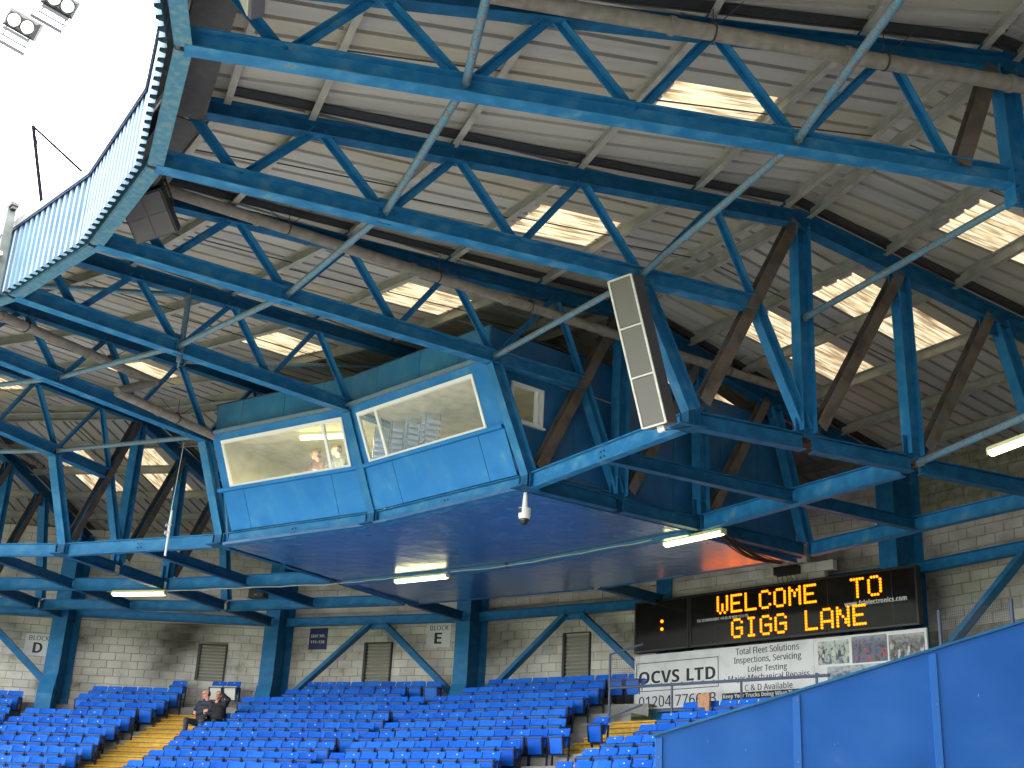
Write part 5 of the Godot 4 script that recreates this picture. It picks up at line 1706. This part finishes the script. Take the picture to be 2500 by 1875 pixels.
	for i in 17:
		var y := -4.0 + i * 0.09
		sh.tube(U(-6.05, y, -0.01), U(-4.65, y, -0.3), 0.003, 4)
	var o := part("mesh_panel", sh, M.wire, t)
	o.set_meta("kind", "stuff")
	t = thing("guard_rail", "blue-grey guard rail with posts crossing in front of the advertising board", "railing", f, U(0, -5.6, 0))
	sh = Sh.new()
	sh.tube(U(-6.07, -4.0, 0), U(4.6, -4.14, 0), 0.032, 10)
	part("rail", sh, M.rail, t)
	for x in [-2.71, 0.70, 4.07]:
		sh = Sh.new()
		sh.tube(U(x, -6.3, 0), U(x, -4.02, 0), 0.028, 10)
		part("post", sh, M.rail, t)
	for i in 20:
		sh = Sh.new()
		sh.box(U(-5.9 + i * 0.53, -3.95 - i * 0.007, 0.02), Vector3(0.02, 0.035, 0.03))
		part("clip", sh, M.rail, t)
	f = bayf(3, 50.2)
	t = thing("timber_offcut", "pair of split timber boards standing among the seats by the hoarding", "timber", f, U(0.8, -6.4, 0))
	for q in [[0.72, 0.24, 0.02], [1.02, 0.10, 0.16]]:
		sh = Sh.new()
		sh.bevel(U(q[0], -5.6, q[2]), U(q[1], 0, 0), U(0.02, 0.72, 0), U(0, 0, 0.06), 0.008)
		part("board", sh, M.wood, t)
	# mesh fence behind the hoarding top
	f = bayf(2, 52.0)
	t = thing("guard_cage", "dark mesh fence rising behind the blue hoarding", "railing", f, U(0.9, -5.0, 0))
	for x in [-0.5, 2.29]:
		sh = Sh.new()
		sh.tube(U(x, -5.5, 0), U(x, -2.55, 0), 0.035, 8)
		part("post", sh, M.rail, t)
	sh = Sh.new()
	for i in 36:
		var x := -0.45 + i * 0.078
		sh.tube(U(x, -4.5, -0.05), U(x, -2.7 + 0.42 * sin((x + 0.5) * 1.12), -0.05), 0.003, 4)
	for i in 24:
		var y := -4.5 + i * 0.08
		sh.tube(U(-0.5, y, -0.05), U(2.29, y, -0.05), 0.003, 4)
	o = part("mesh_panel", sh, M.wire, t)
	o.set_meta("kind", "stuff")
	# A-frame of bars on the roof edge and the white post before the fascia
	var pa := P(4.68, 24.8, 10.05)
	sh = Sh.new()
	sh.tube(Vector3.ZERO, P(4.10, 24.3, 5.0) - pa, 0.03, 10)
	sh.tube(Vector3.ZERO, P(3.5, 24.3, 5.6) - pa, 0.02, 10)
	sh.tube(Vector3.ZERO, P(3.95, 24.3, 5.0) - pa + Vector3(0, 0, 0), 0.008, 6)
	single("roof_stay", "thin grey A-shaped stay standing on the roof above the fascia", "stay", Transform3D(Basis(), pa), Vector3.ZERO, sh, mat(lin(0.006, 0.006, 0.008), 1.0, 0.0))
	f = radial(3.93)
	t = thing("fascia_post", "white post with a small lamp arm in front of the fascia at the left edge", "post", f, U(0, 2.2, -22.7))
	sh = Sh.new()
	sh.beam(U(0, 2.2, -22.75), U(-0.05, 5.05, -22.75), Vector3(0, 0, 1), rect(0.13, 0.13))
	part("pole", sh, M.capping, t)
	sh = Sh.new()
	sh.obox(U(-0.02, 5.1, -22.75), Vector3(0.12, 0.04, 0), Vector3(-0.01, 0.03, 0), Vector3(0, 0, 0.06))
	sh.obox(U(0.10, 5.05, -22.75), Vector3(0.06, 0.0, 0), Vector3(0, 0.02, 0), Vector3(0, 0, 0.04))
	part("top_bracket", sh, M.dark, t)
	sh = Sh.new()
	sh.box(U(0.12, 3.62, -22.6), Vector3(0.12, 0.05, 0.08))
	part("lamp", sh, M.offwhite, t)
	sh = Sh.new()
	sh.path([U(0.1, 4.2, -22.6), U(0.02, 3.9, -22.55), U(0.1, 3.6, -22.55), U(0.2, 3.55, -22.6)], 0.01, 6)
	part("cable", sh, M.dark, t)
	# floodlight heads on the corner pylon
	var cam := Vector3(13.5181, 2.6014, -10.9002)
	for q in [[Vector3(-1.0, 0.650, -0.003), "pair of round floodlights on the pylon, lower left pair", -0.35], [Vector3(-1.0, 0.683, -0.030), "pair of round floodlights on the pylon, upper right pair", 0.1]]:
		var at: Vector3 = cam + q[0] * 45.0
		var fr := Transform3D(Basis.looking_at(-(Vector3(cam.x, 6.0, cam.z) - at).normalized(), Vector3.UP) * Basis(Vector3.UP, q[2]) * Basis(Vector3.FORWARD, 0.25), at)
		t = thing("floodlight", q[1], "floodlight", fr, Vector3(0, -0.6, 0), "floodlights on the pylon")
		for s in [-1.0, 1.0]:
			sh = Sh.new()
			sh.tube(Vector3(s * 0.28, 0, -0.45), Vector3(s * 0.28, 0, 0.0), 0.16, 20, 0.30)
			sh.tube(Vector3(s * 0.28, 0, 0.0), Vector3(s * 0.28, 0, 0.06), 0.31, 20)
			part("lamp_housing", sh, M.dark, t)
			sh = Sh.new()
			sh.tube(Vector3(s * 0.28, 0, 0.06), Vector3(s * 0.28, 0, 0.075), 0.25, 20)
			part("lens", sh, M.white, t)
			sh = Sh.new()
			sh.tube(Vector3(s * 0.28, -0.05, 0.07), Vector3(s * 0.28 + 0.02, 0.08, 0.10), 0.06, 10)
			part("burner", sh, M.lampbody, t)
		sh = Sh.new()
		sh.bevel(Vector3(0, 0.0, -0.14), Vector3(0.66, 0, 0), Vector3(0, 0.37, 0), Vector3(0, 0, 0.2), 0.12)
		part("bezel", sh, M.dark, t)
		sh = Sh.new()
		sh.box(Vector3(0, -0.45, -0.2), Vector3(1.1, 0.12, 0.5))
		sh.box(Vector3(0, -0.72, -0.1), Vector3(1.2, 0.07, 0.12))
		sh.box(Vector3(-0.1, -1.0, -0.2), Vector3(1.3, 0.14, 0.10))
		sh.tube(Vector3(-0.5, -0.15, -0.1), Vector3(-0.45, -0.75, -0.1), 0.03, 8)
		sh.tube(Vector3(0.5, -0.15, -0.1), Vector3(0.45, -0.75, -0.1), 0.03, 8)
		part("bracket", sh, M.spkside, t)
	# lamp corner peeping in at the top edge
	f = radial(0.75)
	c = U(0.1, 3.3, -24.6)
	t = thing("roof_floodlight", "grey lamp lens poking in at the top picture edge by the gutter", "floodlight", f, c)
	sh = Sh.new()
	var bf := Basis(Vector3.RIGHT, 0.5)
	sh.bevel(c, bf * Vector3(0.2, 0, 0), bf * Vector3(0, 0.15, 0), bf * Vector3(0, 0, 0.08), 0.02)
	part("housing", sh, M.spkside, t)
	sh = Sh.new()
	sh.obox(c + bf * Vector3(0, 0, 0.085), bf * Vector3(0.17, 0, 0), bf * Vector3(0, 0.12, 0), bf * Vector3(0, 0, 0.006))
	part("lens", sh, M.offwhite, t)
	# stacks of pale chairs behind the right control-room window
	f = radial(3.5)
	var spots := [[-4.05, 1.0], [-3.2, 1.1], [-2.42, 1.1], [-1.55, 1.08]]
	for i in 4:
		var q: Array = spots[i]
		var o3 := U(q[0], 1.30, -37.62 - 0.03 * i)
		t = thing("chair_stack", "stack of pale chairs behind the right control room window, %s from the left" % ORD[i], "chair stack", f, o3, "stacks of pale chairs in the control room")
		var cb := Basis(Vector3.UP, 0.95 + 0.1 * i)
		var prof := [Vector2(0.20, -0.05), Vector2(0.17, 0.0), Vector2(-0.10, -0.015), Vector2(-0.17, 0.03), Vector2(-0.21, 0.16), Vector2(-0.23, 0.30)]
		sh = Sh.new()
		for e in [[-0.14, -0.14], [0.14, -0.14], [-0.14, 0.14], [0.14, 0.14]]:
			sh.tube(o3 + cb * Vector3(e[0], 0, e[1]), o3 + cb * Vector3(e[0], 0.9 + 0.1 * q[1], e[1] + 0.03), 0.011, 6)
		part("chair_legs", sh, M.chrome, t)
		for n in 8:
			sh = Sh.new()
			var lift := Vector3(0, 0.04 + 0.105 * n * q[1], 0.006 * n)
			for m in prof.size() - 1:
				var a := Vector3(0, prof[m].y, prof[m].x) + lift
				var c2 := Vector3(0, prof[m + 1].y, prof[m + 1].x) + lift
				var sx2 := Vector3(0.125, 0, 0)
				var up2 := Vector3(0, 0.03, 0.008)
				sh.hexa([o3 + cb * (a - sx2), o3 + cb * (a + sx2), o3 + cb * (c2 + sx2), o3 + cb * (c2 - sx2), o3 + cb * (a - sx2 + up2), o3 + cb * (a + sx2 + up2), o3 + cb * (c2 + sx2 + up2), o3 + cb * (c2 - sx2 + up2)])
			part("chair_shell", sh, M.chair, t)

func build_hoarding() -> void:
	var k := 22.5 / 19.0
	var cam := Vector3(13.5181, 2.6014, -10.9002)
	var tv := Vector3(0.5878, 0, -0.809)
	var c0 := cam + (Vector3(5.636, 2.6014, -17.468) - cam) * k
	var f := Transform3D(Basis(tv, Vector3.UP, tv.cross(Vector3.UP)), c0)
	var ht := func(x: float) -> float: return (lerpf(3.555, 4.509, (x / k + 1.191) / 2.853) - 2.6014) * k
	var bot := -1.6
	var t := thing("hoarding", "tall blue painted hoarding with sloping top at the lower right", "hoarding", f, Vector3(0.3, bot, 0))
	var xs := [-1.191 * k, -0.094 * k, 0.955 * k, 2.0 * k, 3.05 * k]
	for i in 4:
		var sh := Sh.new()
		var a: float = xs[i] + 0.003
		var b: float = xs[i + 1] - 0.003
		sh.hexa([Vector3(a, bot, -0.02), Vector3(b, bot, -0.02), Vector3(b, ht.call(b), -0.02), Vector3(a, ht.call(a), -0.02), Vector3(a, bot, 0), Vector3(b, bot, 0), Vector3(b, ht.call(b), 0), Vector3(a, ht.call(a), 0)])
		part("board", sh, M.hoard, t)
	for i in 4:
		var sh := Sh.new()
		var x: float = xs[i] + (0.035 if i == 0 else 0.0)
		var w := 0.036
		sh.hexa([Vector3(x - w, bot, 0.002), Vector3(x + w, bot, 0.002), Vector3(x + w, ht.call(x + w) - 0.02, 0.002), Vector3(x - w, ht.call(x - w) - 0.02, 0.002), Vector3(x - w + 0.006, bot, 0.022), Vector3(x + w - 0.006, bot, 0.022), Vector3(x + w - 0.006, ht.call(x + w) - 0.025, 0.022), Vector3(x - w + 0.006, ht.call(x - w) - 0.025, 0.022)])
		part("cover_strip", sh, M.hoardstrip, t)
		sh = Sh.new()
		for j in 6:
			sh.tube(Vector3(x + 0.01 * (j % 2), bot + 0.35 + j * 0.55, 0.02), Vector3(x + 0.01 * (j % 2), bot + 0.35 + j * 0.55, 0.028), 0.010, 8)
		part("screws", sh, M.rail, t)
	var sh := Sh.new()
	sh.beam(Vector3(xs[0] - 0.02, ht.call(xs[0]) + 0.012, -0.02), Vector3(xs[4], ht.call(xs[4]) + 0.012, -0.02), Vector3.UP, rect(0.10, 0.022))
	part("top_capping", sh, M.steel_dark, t)
	sh = Sh.new()
	for i in 11:   # chips and runs in the paint
		var x := rng.randf_range(xs[0] + 0.1, 1.95 * k)
		var y: float = rng.randf_range(0.9, 1.0) * ht.call(x) - rng.randf_range(0.05, 1.1)
		sh.box(Vector3(x, y, 0.0008), Vector3(rng.randf_range(0.002, 0.006), rng.randf_range(0.006, 0.035), 0.0016))
	var o := part("paint_chips", sh, M.chip, t)
	o.set_meta("kind", "stuff")

# ---------------------------------------------------------------- the scene
func _ready() -> void:
	rng.seed = 20240
	# camera
	var cam := Camera3D.new()
	cam.name = "camera"
	cam.fov = 34.194
	cam.near = 0.05
	cam.far = 3000.0
	cam.transform = Transform3D(Basis(Vector3(0.45453, 0.04693, -0.88949), Vector3(0.29687, 0.93353, 0.20095), Vector3(0.8398, -0.3554, 0.41039)).orthonormalized(), Vector3(13.5181, 2.6014, -10.9002))
	add_child(cam)
	cam.current = true
	# sky and exposure
	var env := Environment.new()
	env.background_mode = Environment.BG_SKY
	var sm := ProceduralSkyMaterial.new()
	sm.sky_top_color = Color(0.93, 0.95, 0.98)
	sm.sky_horizon_color = Color(0.96, 0.97, 0.98)
	sm.ground_horizon_color = Color(0.45, 0.47, 0.46)
	sm.ground_bottom_color = Color(0.25, 0.27, 0.22)
	sm.sky_curve = 0.2
	sm.sun_angle_max = 1.0
	env.sky = Sky.new()
	env.sky.sky_material = sm
	env.tonemap_mode = Environment.TONE_MAPPER_LINEAR
	env.tonemap_exposure = 10.8
	env.sdfgi_enabled = true
	env.ssao_enabled = true
	env.ssil_enabled = true
	var we := WorldEnvironment.new()
	we.name = "world_environment"
	we.environment = env
	add_child(we)
	# soft sun behind thin cloud
	var sun := DirectionalLight3D.new()
	sun.name = "sun"
	sun.light_energy = 0.35
	sun.light_color = Color(1.0, 0.97, 0.92)
	sun.light_angular_distance = 35.0
	sun.shadow_enabled = true
	add_child(sun)
	sun.look_at_from_position(Vector3(30, 40, 25), Vector3.ZERO)

	make_materials()
	M.chair = mat(lin(0.50, 0.62, 0.90), 0.2, 0.7)

	# ground, terrace, walls
	var sh := Sh.new()
	sh.quad(Vector3(-400, 0, -400), Vector3(400, 0, -400), Vector3(400, 0, 400), Vector3(-400, 0, 400), Vector3.UP)
	structure("pitch_ground", Transform3D(), sh, M.pitch)
	sh = Sh.new()
	for b in range(-8, 12):   # concrete apron between pitch and stand
		sh.quad(P(b, 37.0, 0) * Vector3(1, 0, 1) + Vector3(0, 0.01, 0), P(b + 1, 37.0, 0) * Vector3(1, 0, 1) + Vector3(0, 0.01, 0), P(b + 1, 17.0, 0) * Vector3(1, 0, 1) + Vector3(0, 0.01, 0), P(b, 17.0, 0) * Vector3(1, 0, 1) + Vector3(0, 0.01, 0), Vector3.UP)
	structure("apron_path", Transform3D(), sh, M.apron)
	build_terrace()
	for b in range(-5, 11):
		build_wall(b)
	for b in range(1, 8):
		wall_steel(b)
	for k in range(0, 10):
		build_column(k)
	build_louvre(6, 1.12, 2.66, -2.8, -0.9, "grey louvre vent in the sooty wall above the two seated people")
	build_louvre(5, -0.85, 0.78, -2.7, -0.70, "grey louvre vent between the SEAT NO. and BLOCK E signs")
	build_louvre(4, -0.79, 0.74, -2.72, -0.63, "grey louvre vent right of the BLOCK E column, nearest the scoreboard")
	# roof
	for b in range(-5, 11):
		build_roof_bay(b)
		build_fascia(b)
	var proto := build_truss(true)
	var proto_short := build_truss(false)
	var base := J("C")
	for k in range(-2, 9):
		var o: Node3D = proto if k == 8 else (proto_short if k == 1 else (proto_short if k < 1 else proto).duplicate())
		if k != 8 and k != 1:
			o.name = numbered("roof_truss")
			add_child(o)
		o.transform = radial(k).translated_local(base)
		tag(o, "blue lattice roof truss " + TRUSS[k], "roof truss", "radiating roof trusses")
		if k == 3:
			o.get_node("column_beam").free()
	for b in range(2, 9):
		build_ring(b, 37.57, "front ring beam", "front ring beams", M.steel_faded, true)
		build_ring(b, 45.0, "middle ring beam", "middle ring beams", M.steel, false)
		build_ring(b, 50.6, "rear ring beam", "rear ring beams", M.steel, false)
		for e in [[37.57, 45.0, "front"], [45.0, 50.6, "rear"]]:
			sh = Sh.new()
			sh.beam(U(0, -0.26 + fy(e[0]), -(e[0] * COS + 0.1)), U(0, -0.26 + fy(e[1]), -(e[1] * COS - 0.1)), Vector3.UP, isec(0.14, 0.22))
			single("joist", "short blue mid-bay %s joist, %s" % [e[2], BAY[b]], "steel beam", radial(b + 0.5), U(0, -0.26, -e[0] * COS), sh, M.steel_dark, "joists between the ring beams")
	for k in range(0, 8):
		var nm: String = "left of the truss %s" % TRUSS[k]
		ready_tube(k, 28.84, 3.20, k + 1, 28.84, 3.20, 0.048, "outer rusty tie tube " + nm)
		ready_tube(k, 35.99, 3.42, k + 1, 35.99, 3.42, 0.048, "inner rusty tie tube " + nm)
	ready_tube(1, 41.3, 3.1, 2, 41.35, 3.5, 0.048, "rear tie tube joining the two ridge posts right of the tall speaker")
	ready_tube(1, 44.9, 0.0, 2, 45.3, 0.02, 0.055, "tube carrying the strip light at the right edge")
	ready_tube(4, 28.95, 2.6, 4.001, 28.95, 5.1, 0.05, "upright tie tube standing on a bottom chord left of the control room roof")
	ready_tube(4.02, 29.0, 5.0, 4.72, 24.9, 4.62, 0.045, "slanting roof tube near the fascia at the left")
	ready_tube(4.95, 33.9, 5.62, 4.06, 40.2, 6.35, 0.045, "slanting roof tube above the control room roof")
	pipe(0.93, [[29.0, 5.12], [56.0, 6.3]], 0.095, "thick grey drain pipe along the top of the picture", [33.0, 37.0, 41.0, 44.0])
	pipe(2.93, [[24.4, 4.75], [31.0, 5.0], [57.0, 6.0]], 0.085, "grey drain pipe from the black speaker past the tall grey speaker", [27.5, 32.5, 36.0, 40.0, 45.0])
	pipe(4.93, [[23.9, 4.12], [32.6, 4.33], [31.0, 3.40, 0.0]], 0.085, "grey drain pipe with an elbow left of the control room", [26.0, 29.5])
	pipe(4.93, [[31.0, 3.38], [36.2, 3.34]], 0.085, "short grey drain pipe running on below the elbow", [33.0])
	pipe(6.93, [[41.0, 6.0], [53.5, 6.6]], 0.075, "grey drain pipe under the rear roof at the left", [46.0])
	build_cabin()
	build_scoreboard()
	build_sign()
	wall_sign(5, 2.72, 4.10, -1.0, 0.22, M.signwhite, "white sign reading BLOCK E", [["BLOCK", 0.14, 0.70, 0.76, 0.2, false], ["E", 0.34, 0.14, 0.30, 0.46, true]], M.ink)
	wall_sign(7, 3.10, 4.48, -2.0, -0.80, M.signwhite, "white sign reading BLOCK D half hidden by a column", [["BLOCK", 0.14, 0.70, 0.76, 0.2, false], ["D", 0.34, 0.14, 0.36, 0.46, true]], M.ink)
	wall_sign(5, -4.30, -3.20, -1.0, 0.13, M.navy, "navy sign reading SEAT NO. 111-136", [["SEAT NO.", 0.10, 0.56, 0.80, 0.14, true], ["111-136", 0.10, 0.28, 0.78, 0.14, true]], M.signwhite)
	build_aisle(6.065, 6.345, 1, 13, "yellow steps of the left aisle below the two seated people")
	build_aisle(3.66, 3.995, 2, 5, "yellow steps by the cage in front of the advertising board")
	build_aisle(3.66, 3.80, 5, 11, "yellow steps between the isolated seat and the hoarding")
	build_hoarding()
	build_seats(cam)
	build_people()
	build_details()
